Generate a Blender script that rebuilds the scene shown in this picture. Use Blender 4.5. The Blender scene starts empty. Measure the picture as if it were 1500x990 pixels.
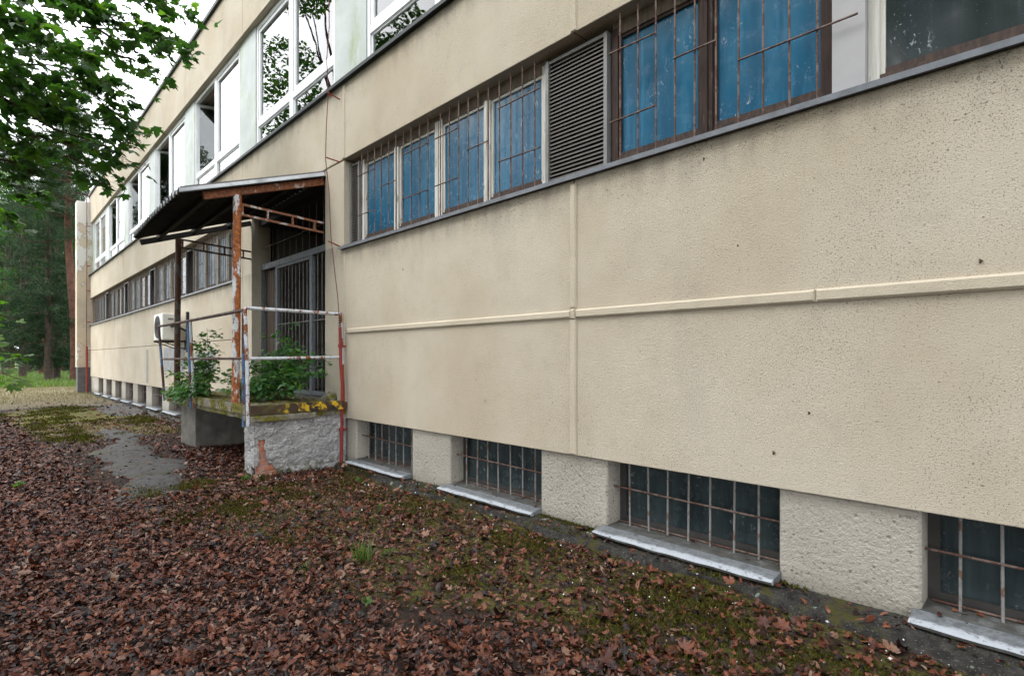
import bpy, bmesh, math, random
import numpy as np
from mathutils import Vector, Matrix, noise as mnoise

rnd = random.Random(7)
nr = np.random.default_rng(11)
sc = bpy.context.scene
COL = sc.collection
R = math.radians
CAMZ = 1.27          # camera height above the ground at the wall; wall face lies in the plane y = 0
CAMD = 3.17          # camera distance from the wall

# ------------------------------------------------------------------ camera, sky, sun, exposure
cam_data = bpy.data.cameras.new('camera')
cam = bpy.data.objects.new('camera', cam_data)
COL.objects.link(cam)
cam.location = (0, -CAMD, CAMZ)
cam.rotation_euler = (R(90), 0, R(45.82))
cam_data.sensor_width = 36.0
cam_data.lens = 19.2
cam_data.shift_y = 0.020
cam_data.clip_start = 0.05
cam_data.clip_end = 2000
sc.camera = cam

SUN_EL, SUN_AZ = R(52), R(205)      # azimuth measured clockwise from +Y
world = bpy.data.worlds.new('World')
sc.world = world
world.use_nodes = True
wn, wl = world.node_tree.nodes, world.node_tree.links
wn.clear()
sky = wn.new('ShaderNodeTexSky')
sky.sky_type = 'NISHITA'
sky.sun_disc = False
sky.sun_elevation = SUN_EL
sky.sun_rotation = SUN_AZ
sky.air_density, sky.dust_density, sky.ozone_density = 1.0, 6.0, 1.0
hs = wn.new('ShaderNodeHueSaturation')
hs.inputs['Saturation'].default_value = 0.12      # overcast: the blue is gone
mixw = wn.new('ShaderNodeMix')
mixw.data_type = 'RGBA'
mixw.inputs[0].default_value = 0.72                # a level cloud layer over most of the clear sky
mixw.inputs[7].default_value = (16.0, 16.3, 16.8, 1)
bg = wn.new('ShaderNodeBackground')
bg.inputs['Strength'].default_value = 0.13
wo = wn.new('ShaderNodeOutputWorld')
wl.new(sky.outputs[0], hs.inputs['Color'])
wl.new(hs.outputs[0], mixw.inputs[6])
wl.new(mixw.outputs[2], bg.inputs['Color'])
wl.new(bg.outputs[0], wo.inputs['Surface'])

sun_d = bpy.data.lights.new('sun', 'SUN')
sun_d.energy = 0.7
sun_d.angle = R(25)
sun_d.color = (1.0, 0.96, 0.9)
sun = bpy.data.objects.new('sun', sun_d)
COL.objects.link(sun)
sd = Vector((math.sin(SUN_AZ) * math.cos(SUN_EL), math.cos(SUN_AZ) * math.cos(SUN_EL), math.sin(SUN_EL)))
sun.rotation_euler = sd.to_track_quat('Z', 'Y').to_euler()
sun.location = sd * 60

sc.view_settings.view_transform = 'Standard'
sc.view_settings.look = 'None'
sc.view_settings.gamma = 1.0
sc.view_settings.exposure = 1.22
sc.view_settings.use_curve_mapping = False
sc.render.engine = 'CYCLES'
sc.cycles.max_bounces = 8
sc.cycles.transparent_max_bounces = 12

# ------------------------------------------------------------------ object helpers
WORG = {}            # world origin of every empty / mesh that can be a parent


def tag(o, label=None, cat=None, group=None, kind=None):
    if label: o['label'] = label
    if cat: o['category'] = cat
    if group: o['group'] = group
    if kind: o['kind'] = kind
    return o


def thing(name, loc, label, cat, group=None):
    o = bpy.data.objects.new(name, None)
    o.empty_display_size = 0.2
    COL.objects.link(o)
    o.location = loc
    WORG[o] = Vector(loc)
    return tag(o, label, cat, group)


class MB:
    """collects faces in world coordinates; build() links them as one mesh object"""
    def __init__(self):
        self.v, self.f, self.m = [], [], []

    def add(self, vs, fs, mi=0):
        n = len(self.v)
        self.v += [tuple(p) for p in vs]
        self.f += [tuple(i + n for i in q) for q in fs]
        self.m += [mi] * len(fs)
        return self

    def box(self, x0, x1, y0, y1, z0, z1, mi=0, ch=0.0):
        if x0 > x1: x0, x1 = x1, x0
        if y0 > y1: y0, y1 = y1, y0
        if z0 > z1: z0, z1 = z1, z0
        vs = [(x0, y0, z0), (x1, y0, z0), (x1, y1, z0), (x0, y1, z0),
              (x0, y0, z1), (x1, y0, z1), (x1, y1, z1), (x0, y1, z1)]
        if ch:   # chamfer the four vertical-to-front edges: a smaller front face
            vs = [(x0 + ch, y0, z0 + ch), (x1 - ch, y0, z0 + ch), (x1, y1, z0), (x0, y1, z0),
                  (x0 + ch, y0, z1 - ch), (x1 - ch, y0, z1 - ch), (x1, y1, z1), (x0, y1, z1),
                  (x0, y0 + ch, z0), (x1, y0 + ch, z0), (x1, y0 + ch, z1), (x0, y0 + ch, z1)]
            fs = [(0, 1, 5, 4), (8, 9, 1, 0), (1, 9, 10, 5), (5, 10, 11, 4), (4, 11, 8, 0),
                  (9, 2, 6, 10), (8, 11, 7, 3), (2, 3, 7, 6), (10, 6, 7, 11), (8, 3, 2, 9)]
            return self.add(vs, fs, mi)
        fs = [(0, 3, 2, 1), (4, 5, 6, 7), (0, 1, 5, 4), (1, 2, 6, 5), (2, 3, 7, 6), (3, 0, 4, 7)]
        return self.add(vs, fs, mi)

    def sbox(self, s0, s1, y0, y1, z0, z1, mi=0, ch=0.0):   # s runs along the wall away from the camera
        return self.box(-s1, -s0, y0, y1, z0, z1, mi, ch)

    def obox(self, a, b, w, h, up=(0, 0, 1), mi=0):          # bar of w x h section from a to b
        a, b = Vector(a), Vector(b)
        d = (b - a).normalized()
        u = Vector(up)
        sx = d.cross(u).normalized()
        sy = sx.cross(d).normalized()
        vs = []
        for p in (a, b):
            for i, j in ((-1, -1), (1, -1), (1, 1), (-1, 1)):
                vs.append(p + sx * (i * w / 2) + sy * (j * h / 2))
        return self.add(vs, [(0, 3, 2, 1), (4, 5, 6, 7), (0, 1, 5, 4), (1, 2, 6, 5), (2, 3, 7, 6), (3, 0, 4, 7)], mi)

    def tube(self, pts, rad, n=8, cap=True, mi=0):
        pts = [Vector(p) for p in pts]
        if not hasattr(rad, '__len__'): rad = [rad] * len(pts)
        base = len(self.v)
        prev = None
        for k, p in enumerate(pts):
            d = (pts[min(k + 1, len(pts) - 1)] - pts[max(k - 1, 0)])
            d = d.normalized() if d.length > 1e-9 else Vector((0, 0, 1))
            if prev is None:
                a = Vector((0, 0, 1)) if abs(d.z) < 0.9 else Vector((1, 0, 0))
                sx = d.cross(a).normalized()
            else:
                sx = (prev - d * prev.dot(d)).normalized()
            prev = sx
            sy = d.cross(sx)
            for i in range(n):
                t = 2 * math.pi * i / n
                self.v.append(tuple(p + (sx * math.cos(t) + sy * math.sin(t)) * rad[k]))
        for k in range(len(pts) - 1):
            for i in range(n):
                j = (i + 1) % n
                self.f.append((base + k * n + i, base + k * n + j, base + (k + 1) * n + j, base + (k + 1) * n + i))
                self.m.append(mi)
        if cap:
            self.f.append(tuple(base + i for i in reversed(range(n)))); self.m.append(mi)
            e = base + (len(pts) - 1) * n
            self.f.append(tuple(e + i for i in range(n))); self.m.append(mi)
        return self

    def build(self, name, mats, parent=None, smooth=False, origin=None, bevel=0.0):
        me = bpy.data.meshes.new(name)
        if origin is None:
            a = np.array(self.v)
            lo, hi = a.min(0), a.max(0)
            origin = Vector(((lo[0] + hi[0]) / 2, (lo[1] + hi[1]) / 2, lo[2]))
        origin = Vector(origin)
        me.from_pydata([tuple(Vector(p) - origin) for p in self.v], [], self.f)
        if not isinstance(mats, (list, tuple)): mats = [mats]
        for m in mats: me.materials.append(m)
        if len(mats) > 1: me.polygons.foreach_set('material_index', self.m)
        if smooth:
            me.polygons.foreach_set('use_smooth', [True] * len(me.polygons))
            try: me.set_sharp_from_angle(angle=R(40))
            except Exception: pass
        me.update()
        return link(name, me, parent, origin, bevel)


def link(name, me, parent=None, origin=(0, 0, 0), bevel=0.0):
    o = bpy.data.objects.new(name, me)
    COL.objects.link(o)
    origin = Vector(origin)
    WORG[o] = origin
    if parent is not None:
        o.parent = parent
        o.location = origin - WORG[parent]
    else:
        o.location = origin
    if bevel:
        b = o.modifiers.new('bevel', 'BEVEL')
        b.width = bevel; b.segments = 2; b.limit_method = 'ANGLE'
    return o


def np_mesh(name, V, F, mats, parent=None, origin=(0, 0, 0), smooth=False, uv_rand=None, attrs=None):
    """V (n,3) world, F (m,k) with k = 3 or 4"""
    V = np.asarray(V, dtype=np.float32) - np.asarray(origin, dtype=np.float32)
    F = np.asarray(F, dtype=np.int32)
    me = bpy.data.meshes.new(name)
    me.vertices.add(len(V)); me.vertices.foreach_set('co', V.ravel())
    k = F.shape[1]
    me.loops.add(F.size); me.loops.foreach_set('vertex_index', F.ravel())
    me.polygons.add(len(F))
    me.polygons.foreach_set('loop_start', np.arange(0, F.size, k, dtype=np.int32))
    me.polygons.foreach_set('loop_total', np.full(len(F), k, dtype=np.int32))
    if smooth: me.polygons.foreach_set('use_smooth', np.ones(len(F), dtype=bool))
    me.update(calc_edges=True)
    me.validate()
    for nm, arr in (attrs or {}).items():
        a = me.attributes.new(nm, 'FLOAT', 'POINT')
        a.data.foreach_set('value', np.asarray(arr, dtype=np.float32))
    if not isinstance(mats, (list, tuple)): mats = [mats]
    for m in mats: me.materials.append(m)
    return link(name, me, parent, origin)


def rot_mats(n, normal_dirs, spin):
    """rotation matrices whose local z follows normal_dirs and which are spun about it"""
    z = normal_dirs / np.linalg.norm(normal_dirs, axis=1, keepdims=True)
    a = np.where(np.abs(z[:, 2:3]) < 0.95, np.array([[0, 0, 1.0]]), np.array([[1.0, 0, 0]]))
    x = np.cross(a, z); x /= np.linalg.norm(x, axis=1, keepdims=True)
    y = np.cross(z, x)
    c, s = np.cos(spin)[:, None], np.sin(spin)[:, None]
    return np.stack([x * c + y * s, -x * s + y * c, z], axis=2)


def scatter(T, F, pos, Rm, size):
    """place template T (m,3)/F at each pos"""
    n, m = len(pos), len(T)
    V = np.einsum('nij,mj->nmi', Rm, T) * np.asarray(size).reshape(-1, 1, 1) + pos[:, None, :]
    FF = F[None] + (np.arange(n) * m)[:, None, None]
    return V.reshape(-1, 3), FF.reshape(-1, F.shape[1])


def fbm(x, y, seed=0.0, oct=3):
    out, a, t = np.zeros_like(x), 1.0, 0.0
    r = np.random.default_rng(int(seed * 10) + 5)
    for o in range(oct):
        for k in range(4):
            th = r.uniform(0, 6.28); ph = r.uniform(0, 6.28); f = 2 ** o * r.uniform(0.7, 1.3)
            out += a * np.sin((x * math.cos(th) + y * math.sin(th)) * f + ph)
            t += a
        a *= 0.6
    return out / t * 2


# ------------------------------------------------------------------ materials
class NT:
    def __init__(self, name, rough=0.7, spec=0.3, metal=0.0):
        self.m = bpy.data.materials.new(name)
        self.m.use_nodes = True
        self.n, self.l = self.m.node_tree.nodes, self.m.node_tree.links
        self.p = self.n['Principled BSDF']
        self.out = self.n['Material Output']
        self.set('Roughness', rough); self.set('Specular IOR Level', spec); self.set('Metallic', metal)
        g = self.n.new('ShaderNodeNewGeometry')
        self.geo = g
        self.pos = g.outputs['Position']

    def set(self, k, v):
        if hasattr(v, 'is_output'): self.l.new(v, self.p.inputs[k])
        else: self.p.inputs[k].default_value = v

    def mapped(self, scale=(1, 1, 1), loc=(0, 0, 0), rot=(0, 0, 0)):
        mp = self.n.new('ShaderNodeMapping')
        mp.inputs['Scale'].default_value = scale
        mp.inputs['Location'].default_value = loc
        mp.inputs['Rotation'].default_value = rot
        self.l.new(self.pos, mp.inputs['Vector'])
        return mp.outputs[0]

    def noise(self, scale, detail=4, rough=0.6, vec=None, dist=0.0):
        t = self.n.new('ShaderNodeTexNoise')
        t.inputs['Scale'].default_value = scale
        t.inputs['Detail'].default_value = detail
        t.inputs['Roughness'].default_value = rough
        t.inputs['Distortion'].default_value = dist
        self.l.new(vec if vec is not None else self.pos, t.inputs['Vector'])
        return t.outputs['Fac']

    def voro(self, scale, vec=None, feature='F1', rnd_=1.0):
        t = self.n.new('ShaderNodeTexVoronoi')
        t.feature = feature
        t.inputs['Scale'].default_value = scale
        t.inputs['Randomness'].default_value = rnd_
        self.l.new(vec if vec is not None else self.pos, t.inputs['Vector'])
        return t.outputs['Distance']

    def ramp(self, fac, stops, interp='LINEAR'):
        r = self.n.new('ShaderNodeValToRGB')
        r.color_ramp.interpolation = interp
        el = r.color_ramp.elements
        while len(el) < len(stops): el.new(0.5)
        for e, (p, c) in zip(el, stops):
            e.position = p
            e.color = c if len(c) == 4 else (*c, 1)
        self.l.new(fac, r.inputs[0])
        return r.outputs[0]

    def mask(self, fac, lo, hi):
        r = self.n.new('ShaderNodeMapRange')
        r.interpolation_type = 'SMOOTHSTEP'
        r.inputs['From Min'].default_value = lo
        r.inputs['From Max'].default_value = hi
        self.l.new(fac, r.inputs['Value'])
        return r.outputs[0]

    def math(self, op, a, b=0.5):
        t = self.n.new('ShaderNodeMath'); t.operation = op
        for i, v in enumerate((a, b)):
            if hasattr(v, 'is_output'): self.l.new(v, t.inputs[i])
            else: t.inputs[i].default_value = v
        return t.outputs[0]

    def mix(self, fac, a, b, mode='MIX'):
        t = self.n.new('ShaderNodeMix'); t.data_type = 'RGBA'; t.blend_type = mode
        for i, v in ((0, fac), (6, a), (7, b)):
            if hasattr(v, 'is_output'): self.l.new(v, t.inputs[i])
            elif i == 0: t.inputs[0].default_value = v
            else: t.inputs[i].default_value = (*v, 1) if len(v) == 3 else v
        return t.outputs[2]

    def bump(self, h, strength=0.5, dist=0.01, prev=None):
        b = self.n.new('ShaderNodeBump')
        b.inputs['Strength'].default_value = strength
        b.inputs['Distance'].default_value = dist
        self.l.new(h, b.inputs['Height'])
        if prev is not None: self.l.new(prev, b.inputs['Normal'])
        return b.outputs[0]

    def attr(self, name):
        a = self.n.new('ShaderNodeAttribute'); a.attribute_name = name
        return a.outputs['Fac']

    def xyz(self):
        s = self.n.new('ShaderNodeSeparateXYZ'); self.l.new(self.pos, s.inputs[0])
        return s.outputs

    def island(self):
        return self.geo.outputs['Random Per Island']

    def done(self, col=None, normal=None):
        if col is not None: self.set('Base Color', col if hasattr(col, 'is_output') else (*col, 1))
        if normal is not None: self.set('Normal', normal)
        return self.m


def mat_render_wall(name, c0, c1, speck=0.5, coarse=False, streaks=True):
    t = NT(name, 0.92, 0.15)
    big = t.noise(0.7, 4, 0.6)
    mid = t.noise(5.0, 5, 0.65)
    col = t.mix(t.mask(big, 0.35, 0.68), c0, c1)
    col = t.mix(t.math('MULTIPLY', t.mask(mid, 0.5, 0.72), 0.28), col, tuple(c * 0.72 for c in c0))
    z = t.xyz()[2]
    near_sill = None
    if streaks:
        # grime run down below the window sills, deepened into a painted soft shadow band
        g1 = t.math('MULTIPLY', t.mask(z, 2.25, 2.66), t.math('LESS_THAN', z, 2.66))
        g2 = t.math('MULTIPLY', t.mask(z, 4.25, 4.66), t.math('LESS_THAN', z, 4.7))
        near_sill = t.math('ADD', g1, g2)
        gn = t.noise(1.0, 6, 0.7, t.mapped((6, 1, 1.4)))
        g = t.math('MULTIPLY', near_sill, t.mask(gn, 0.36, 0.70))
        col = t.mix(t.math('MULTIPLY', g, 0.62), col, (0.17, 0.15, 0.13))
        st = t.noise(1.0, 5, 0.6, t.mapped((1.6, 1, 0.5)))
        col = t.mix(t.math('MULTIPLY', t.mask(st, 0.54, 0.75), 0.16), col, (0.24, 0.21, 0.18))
    # dirt caught in the pits of the roughcast
    sp = t.noise(135 if not coarse else 60, 3, 0.6)
    area = t.mask(t.noise(1.0, 4, 0.6), 0.34, 0.66)
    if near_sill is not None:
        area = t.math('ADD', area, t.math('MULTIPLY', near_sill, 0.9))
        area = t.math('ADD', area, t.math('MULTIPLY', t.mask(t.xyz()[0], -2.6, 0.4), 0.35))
    thr = t.math('SUBTRACT', sp, t.math('MULTIPLY', t.math('SUBTRACT', 1.0, area), 0.05))
    spm = t.mask(thr, 0.56, 0.65)
    if streaks:
        s2 = t.noise(64, 2, 0.5, t.mapped((1, 1, 1), (4.1, 2.2, 8.3)))
        spm = t.math('MAXIMUM', spm, t.mask(t.math('SUBTRACT', s2, t.math('MULTIPLY', t.math('SUBTRACT', 1.0, area), 0.08)), 0.66, 0.74))
    col = t.mix(t.math('MULTIPLY', spm, speck), col, (0.13, 0.11, 0.095))
    if coarse:
        h1 = t.noise(52, 4, 0.66)
        pits = t.mask(t.voro(20), 0.08, 0.26)
        dk = t.mask(t.voro(20), 0.16, 0.07)
        col = t.mix(t.math('MULTIPLY', dk, 0.45), col, (0.13, 0.11, 0.09))
        h = t.math('ADD', t.math('MULTIPLY', h1, 1.0), t.math('MULTIPLY', pits, 0.35))
        nrm = t.bump(h, 1.0, 0.018)
        low = t.mask(t.xyz()[2], 0.16, -0.02)
        col = t.mix(t.math('MULTIPLY', low, 0.5), col, (0.13, 0.12, 0.09))
    else:
        h = t.math('ADD', t.noise(165, 3, 0.65), t.math('MULTIPLY', t.noise(70, 2, 0.5), 0.4))
        nrm = t.bump(h, 0.75, 0.0055)
    return t.done(col, nrm)


def mat_plain(name, c, rough=0.6, spec=0.3, var=0.15, scale=8, metal=0.0, dirt=None, bumpy=0.0):
    t = NT(name, rough, spec, metal)
    n = t.noise(scale, 5, 0.6)
    col = t.mix(t.mask(n, 0.3, 0.75), c, tuple(x * (1 - var) for x in c))
    if dirt is not None:
        d = t.noise(scale * 0.6, 6, 0.7, t.mapped((1, 1, 0.45), (3.1, 1.7, 4.4)))
        col = t.mix(t.math('MULTIPLY', t.mask(d, 0.5, 0.72), dirt[3]), col, dirt[:3])
    nrm = t.bump(t.noise(scale * 6, 3), bumpy, 0.004) if bumpy else None
    return t.done(col, nrm)


def mat_rust(name, paint, amount=0.5, scale=6, stretch=0.35, rust0=(0.30, 0.095, 0.03), rust1=(0.10, 0.035, 0.018)):
    t = NT(name, 0.7, 0.3)
    v = t.mapped((1, 1, stretch))
    n = t.noise(scale, 6, 0.66, v)
    f = t.noise(scale * 7, 4, 0.6)
    r = t.mix(t.mask(f, 0.35, 0.65), rust0, rust1)
    pc = t.mix(t.mask(t.noise(scale * 2.5, 4), 0.4, 0.75), paint, tuple(c * 0.72 for c in paint))
    lim = 0.5 + (0.5 - amount) * 0.5
    mk = t.mask(t.math('ADD', n, t.math('MULTIPLY', t.math('SUBTRACT', f, 0.5), 0.12)), lim - 0.02, lim + 0.03)
    col = t.mix(mk, pc, r)
    nrm = t.bump(t.math('SUBTRACT', t.math('MULTIPLY', f, t.math('ADD', t.math('MULTIPLY', mk, 0.8), 0.2)), mk), 0.4, 0.003)
    return t.done(col, nrm)


def mat_wood(name, c0, c1, rough=0.75):
    t = NT(name, rough, 0.25)
    v = t.mapped((40, 40, 3.0))
    n = t.noise(1.0, 6, 0.65, v, 0.4)
    p = t.noise(9, 5, 0.7, t.mapped((1, 1, 0.4)))
    col = t.mix(t.mask(n, 0.35, 0.65), c0, c1)
    col = t.mix(t.math('MULTIPLY', t.mask(p, 0.56, 0.66), 0.65), col, (0.10, 0.085, 0.07))
    return t.done(col, t.bump(n, 0.4, 0.003))


def mat_glass(name, gain=1.7, tint=(0.80, 0.86, 0.86)):
    m = bpy.data.materials.new(name); m.use_nodes = True
    n, l = m.node_tree.nodes, m.node_tree.links
    n.remove(n['Principled BSDF'])
    tr = n.new('ShaderNodeBsdfTransparent'); tr.inputs[0].default_value = (*tint, 1)
    gl = n.new('ShaderNodeBsdfGlossy'); gl.inputs['Roughness'].default_value = 0.004
    fr = n.new('ShaderNodeFresnel'); fr.inputs['IOR'].default_value = 1.52
    mu = n.new('ShaderNodeMath'); mu.operation = 'MULTIPLY'; mu.use_clamp = True; mu.inputs[1].default_value = gain
    nz = n.new('ShaderNodeTexNoise'); nz.inputs['Scale'].default_value = 1.6
    bp = n.new('ShaderNodeBump'); bp.inputs['Strength'].default_value = 0.04; bp.inputs['Distance'].default_value = 0.02
    g = n.new('ShaderNodeNewGeometry')
    l.new(g.outputs['Position'], nz.inputs['Vector']); l.new(nz.outputs[0], bp.inputs['Height'])
    l.new(bp.outputs[0], gl.inputs['Normal'])
    mx = n.new('ShaderNodeMixShader')
    l.new(fr.outputs[0], mu.inputs[0]); l.new(mu.outputs[0], mx.inputs[0])
    l.new(tr.outputs[0], mx.inputs[1]); l.new(gl.outputs[0], mx.inputs[2])
    l.new(mx.outputs[0], n['Material Output'].inputs['Surface'])
    return m


def mat_painted_glass(name, c0, c1, rough=0.22, scratch=0.6, spec=0.5, streak=0.4):
    """glass painted or filmed on the inside, with scratches, runs and dust"""
    t = NT(name, rough, spec)
    b = t.noise(1.0, 5, 0.6, t.mapped((7, 1, 1.1)))
    col = t.mix(t.mask(b, 0.3, 0.7), c0, c1)
    wv = t.noise(1.0, 4, 0.6, t.mapped((26, 1, 1.6)))
    col = t.mix(t.math('MULTIPLY', t.mask(wv, 0.52, 0.7), streak), col, tuple(min(1, c * 1.7 + 0.03) for c in c1))
    sc_ = t.noise(1.0, 5, 0.75, t.mapped((34, 1, 17), (0, 0, 0), (0, 0.5, 0)), 1.2)
    reg = t.mask(t.noise(3.2, 2), 0.47, 0.6)
    col = t.mix(t.math('MULTIPLY', t.math('MULTIPLY', t.mask(sc_, 0.59, 0.65), reg), scratch), col, (0.55, 0.6, 0.63))
    dust = t.noise(120, 3, 0.6)
    col = t.mix(t.math('MULTIPLY', t.mask(dust, 0.68, 0.74), 0.5 * scratch), col, (0.45, 0.47, 0.48))
    t.set('Roughness', t.ramp(t.noise(11, 4), [(0.3, (rough * 0.7,) * 3), (0.75, (rough * 1.7,) * 3)]))
    return t.done(col)


def mat_leaf(name, stops, trans=0.45, rough=0.45, spec=0.4):
    """living leaf: diffuse + light coming through"""
    t = NT(name, rough, spec)
    col = t.ramp(t.island(), stops)
    t.set('Base Color', col)
    tl = t.n.new('ShaderNodeBsdfTranslucent')
    br = t.mix(1.0, col, (1.5, 1.75, 0.55), 'MULTIPLY')
    t.l.new(br, tl.inputs['Color'])
    mx = t.n.new('ShaderNodeMixShader'); mx.inputs[0].default_value = trans
    t.l.new(t.p.outputs[0], mx.inputs[1]); t.l.new(tl.outputs[0], mx.inputs[2])
    t.l.new(mx.outputs[0], t.out.inputs['Surface'])
    return t.m


M = {}
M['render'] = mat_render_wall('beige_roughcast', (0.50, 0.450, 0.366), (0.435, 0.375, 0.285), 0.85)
M['pier'] = mat_render_wall('coarse_roughcast', (0.43, 0.402, 0.350), (0.36, 0.335, 0.29), 0.65, True, False)
M['strip'] = mat_render_wall('joint_strip_render', (0.52, 0.462, 0.365), (0.46, 0.405, 0.315), 0.35, False, False)
M['interior'] = mat_plain('darkened_interior_plaster', (0.16, 0.15, 0.14), 0.9, 0.1)  # pale room walls coloured dark grey so the rooms look unlit
M['pvc'] = mat_plain('white_window_plastic', (0.78, 0.80, 0.82), 0.35, 0.45, 0.05, 5, dirt=(0.45, 0.46, 0.43, 0.3))
M['palepanel'] = mat_plain('pale_panel_with_algae', (0.47, 0.51, 0.50), 0.6, 0.3, 0.2, 2.2, dirt=(0.26, 0.31, 0.15, 1.0))
M['flash'] = mat_plain('dark_sheet_metal', (0.016, 0.021, 0.023), 0.5, 0.3, 0.3, 6)
M['sillmetal'] = mat_plain('grey_weathered_sill', (0.16, 0.175, 0.20), 0.5, 0.4, 0.3, 10, dirt=(0.09, 0.075, 0.06, 0.7))


def mat_zinc():
    t = NT('worn_zinc_ledge', 0.6, 0.3)
    n1, n2, n3 = t.noise(7, 6, 0.7), t.noise(22, 6, 0.72), t.noise(80, 3)
    y = t.xyz()[1]
    col = t.mix(t.mask(n2, 0.35, 0.65), (0.085, 0.093, 0.10), (0.17, 0.185, 0.20))
    worn = t.math('ADD', n1, t.math('MULTIPLY', t.math('SUBTRACT', n2, 0.5), 0.5))
    col = t.mix(t.mask(t.math('ADD', worn, t.mask(y, 0.02, -0.11)), 1.16, 1.42), col, (0.33, 0.355, 0.39))
    col = t.mix(t.math('MULTIPLY', t.mask(n2, 0.56, 0.64), 0.8), col, (0.085, 0.08, 0.07))
    col = t.mix(t.math('MULTIPLY', t.mask(n3, 0.64, 0.70), 0.7), col, (0.075, 0.055, 0.04))
    return t.done(col, t.bump(t.math('ADD', n2, t.math('MULTIPLY', n3, 0.4)), 0.5, 0.006))


M['zinc'] = mat_zinc()
M['ledge'] = mat_plain('dirty_ledge_mortar', (0.085, 0.085, 0.08), 0.9, 0.1, 0.4, 16, dirt=(0.17, 0.18, 0.18, 0.8), bumpy=0.6)
M['whitewood'] = mat_wood('flaking_white_wood', (0.62, 0.61, 0.57), (0.48, 0.46, 0.42))
M['greywood'] = mat_wood('bare_grey_wood', (0.30, 0.275, 0.23), (0.20, 0.175, 0.14))
M['brownwood'] = mat_wood('dark_brown_wood', (0.048, 0.028, 0.023), (0.026, 0.017, 0.014))
M['cellarframe'] = mat_plain('dark_cellar_frame', (0.055, 0.052, 0.05), 0.7, 0.2, 0.3, 9)
M['headwood'] = mat_wood('weathered_head_wood', (0.16, 0.125, 0.095), (0.09, 0.07, 0.055))
M['sillwood'] = mat_wood('rotten_bottom_wood', (0.075, 0.047, 0.038), (0.035, 0.027, 0.024))
M['bluepane'] = mat_painted_glass('blue_painted_glass', (0.013, 0.078, 0.150), (0.020, 0.120, 0.215), 0.2, 0.6, 0.4, 0.3)
M['greypane'] = mat_painted_glass('grey_curtained_glass', (0.055, 0.072, 0.088), (0.11, 0.14, 0.165), 0.38, 0.3, 0.12, 0.1)
M['duskpane'] = mat_painted_glass('dark_dusty_glass', (0.013, 0.021, 0.021), (0.022, 0.032, 0.035), 0.10, 0.6, 0.5, 0.15)
M['basepane'] = mat_painted_glass('blackened_cellar_glass', (0.014, 0.022, 0.026), (0.034, 0.050, 0.054), 0.2, 0.35, 0.4, 0.2)
M['glass'] = mat_glass('window_glass', 1.9)
M['louvre'] = mat_plain('brown_grey_louvre', (0.078, 0.068, 0.061), 0.55, 0.25, 0.3, 12)
M['louvreframe'] = mat_plain('grey_louvre_frame', (0.20, 0.20, 0.20), 0.5, 0.4, 0.2, 9, dirt=(0.12, 0.10, 0.08, 0.6))
M['greypanel'] = mat_plain('grey_sheet_panel', (0.36, 0.355, 0.365), 0.45, 0.4, 0.12, 4, dirt=(0.22, 0.21, 0.20, 0.4))
M['rustbar'] = mat_rust('rusty_bar', (0.17, 0.12, 0.10), 0.55, 14, 1.0, (0.115, 0.058, 0.042), (0.06, 0.034, 0.028))
M['greybar'] = mat_rust('galvanised_bar', (0.23, 0.225, 0.22), 0.38, 14, 1.0, (0.20, 0.11, 0.07), (0.10, 0.07, 0.05))
M['rustpost'] = mat_rust('peeling_white_post', (0.58, 0.60, 0.62), 0.53, 5.6, 0.35, (0.40, 0.13, 0.035), (0.17, 0.055, 0.02))
M['rustbeam'] = mat_rust('rusted_beam', (0.40, 0.34, 0.30), 0.74, 6, 1.0, (0.27, 0.095, 0.04), (0.11, 0.042, 0.022))
M['rustbrace'] = mat_rust('rusting_white_brace', (0.42, 0.38, 0.36), 0.62, 9, 1.0, (0.25, 0.10, 0.05), (0.12, 0.05, 0.03))
M['rustdark'] = mat_rust('dark_rusted_steel', (0.10, 0.09, 0.085), 0.6, 7, 0.5, (0.10, 0.042, 0.022), (0.04, 0.02, 0.014))
M['whiterail'] = mat_rust('chipped_white_rail', (0.50, 0.525, 0.56), 0.42, 10, 0.6)
M['bluerail'] = mat_rust('worn_blue_post', (0.10, 0.17, 0.30), 0.46, 8, 0.35, (0.13, 0.055, 0.035), (0.06, 0.035, 0.03))
M['gate'] = mat_rust('grey_blue_gate_paint', (0.15, 0.165, 0.185), 0.3, 8, 0.5, (0.16, 0.085, 0.05), (0.08, 0.05, 0.035))
M['redpaint'] = mat_rust('dull_red_tube', (0.25, 0.035, 0.028), 0.2, 9, 0.4, (0.14, 0.04, 0.028), (0.09, 0.03, 0.02))
M['cable'] = mat_plain('red_brown_cable', (0.16, 0.05, 0.042), 0.6, 0.3)
M['roofsheet'] = mat_plain('corrugated_roof_sheet', (0.42, 0.44, 0.46), 0.55, 0.35, 0.3, 4, dirt=(0.06, 0.055, 0.05, 0.8))
M['roofunder'] = mat_plain('dark_roof_underside', (0.035, 0.032, 0.03), 0.85, 0.15, 0.4, 5)  # near-black colour of the roof underside, purlins and far rafter
M['doorwood'] = mat_wood('brown_slatted_door', (0.085, 0.062, 0.046), (0.045, 0.033, 0.026))  # brown lowered to carry the shade under the canopy
M['black'] = mat_plain('black_plastic_and_shade', (0.02, 0.02, 0.021), 0.5, 0.4)  # black plastic parts; also stands for the shade inside the lobby
M['acwhite'] = mat_plain('ivory_casing', (0.66, 0.65, 0.60), 0.45, 0.4, 0.1, 4, dirt=(0.35, 0.33, 0.28, 0.4))
M['repair'] = mat_plain('grey_repair_plaster', (0.30, 0.305, 0.315), 0.9, 0.15, 0.3, 5, dirt=(0.42, 0.38, 0.30, 0.5), bumpy=0.4)
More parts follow.
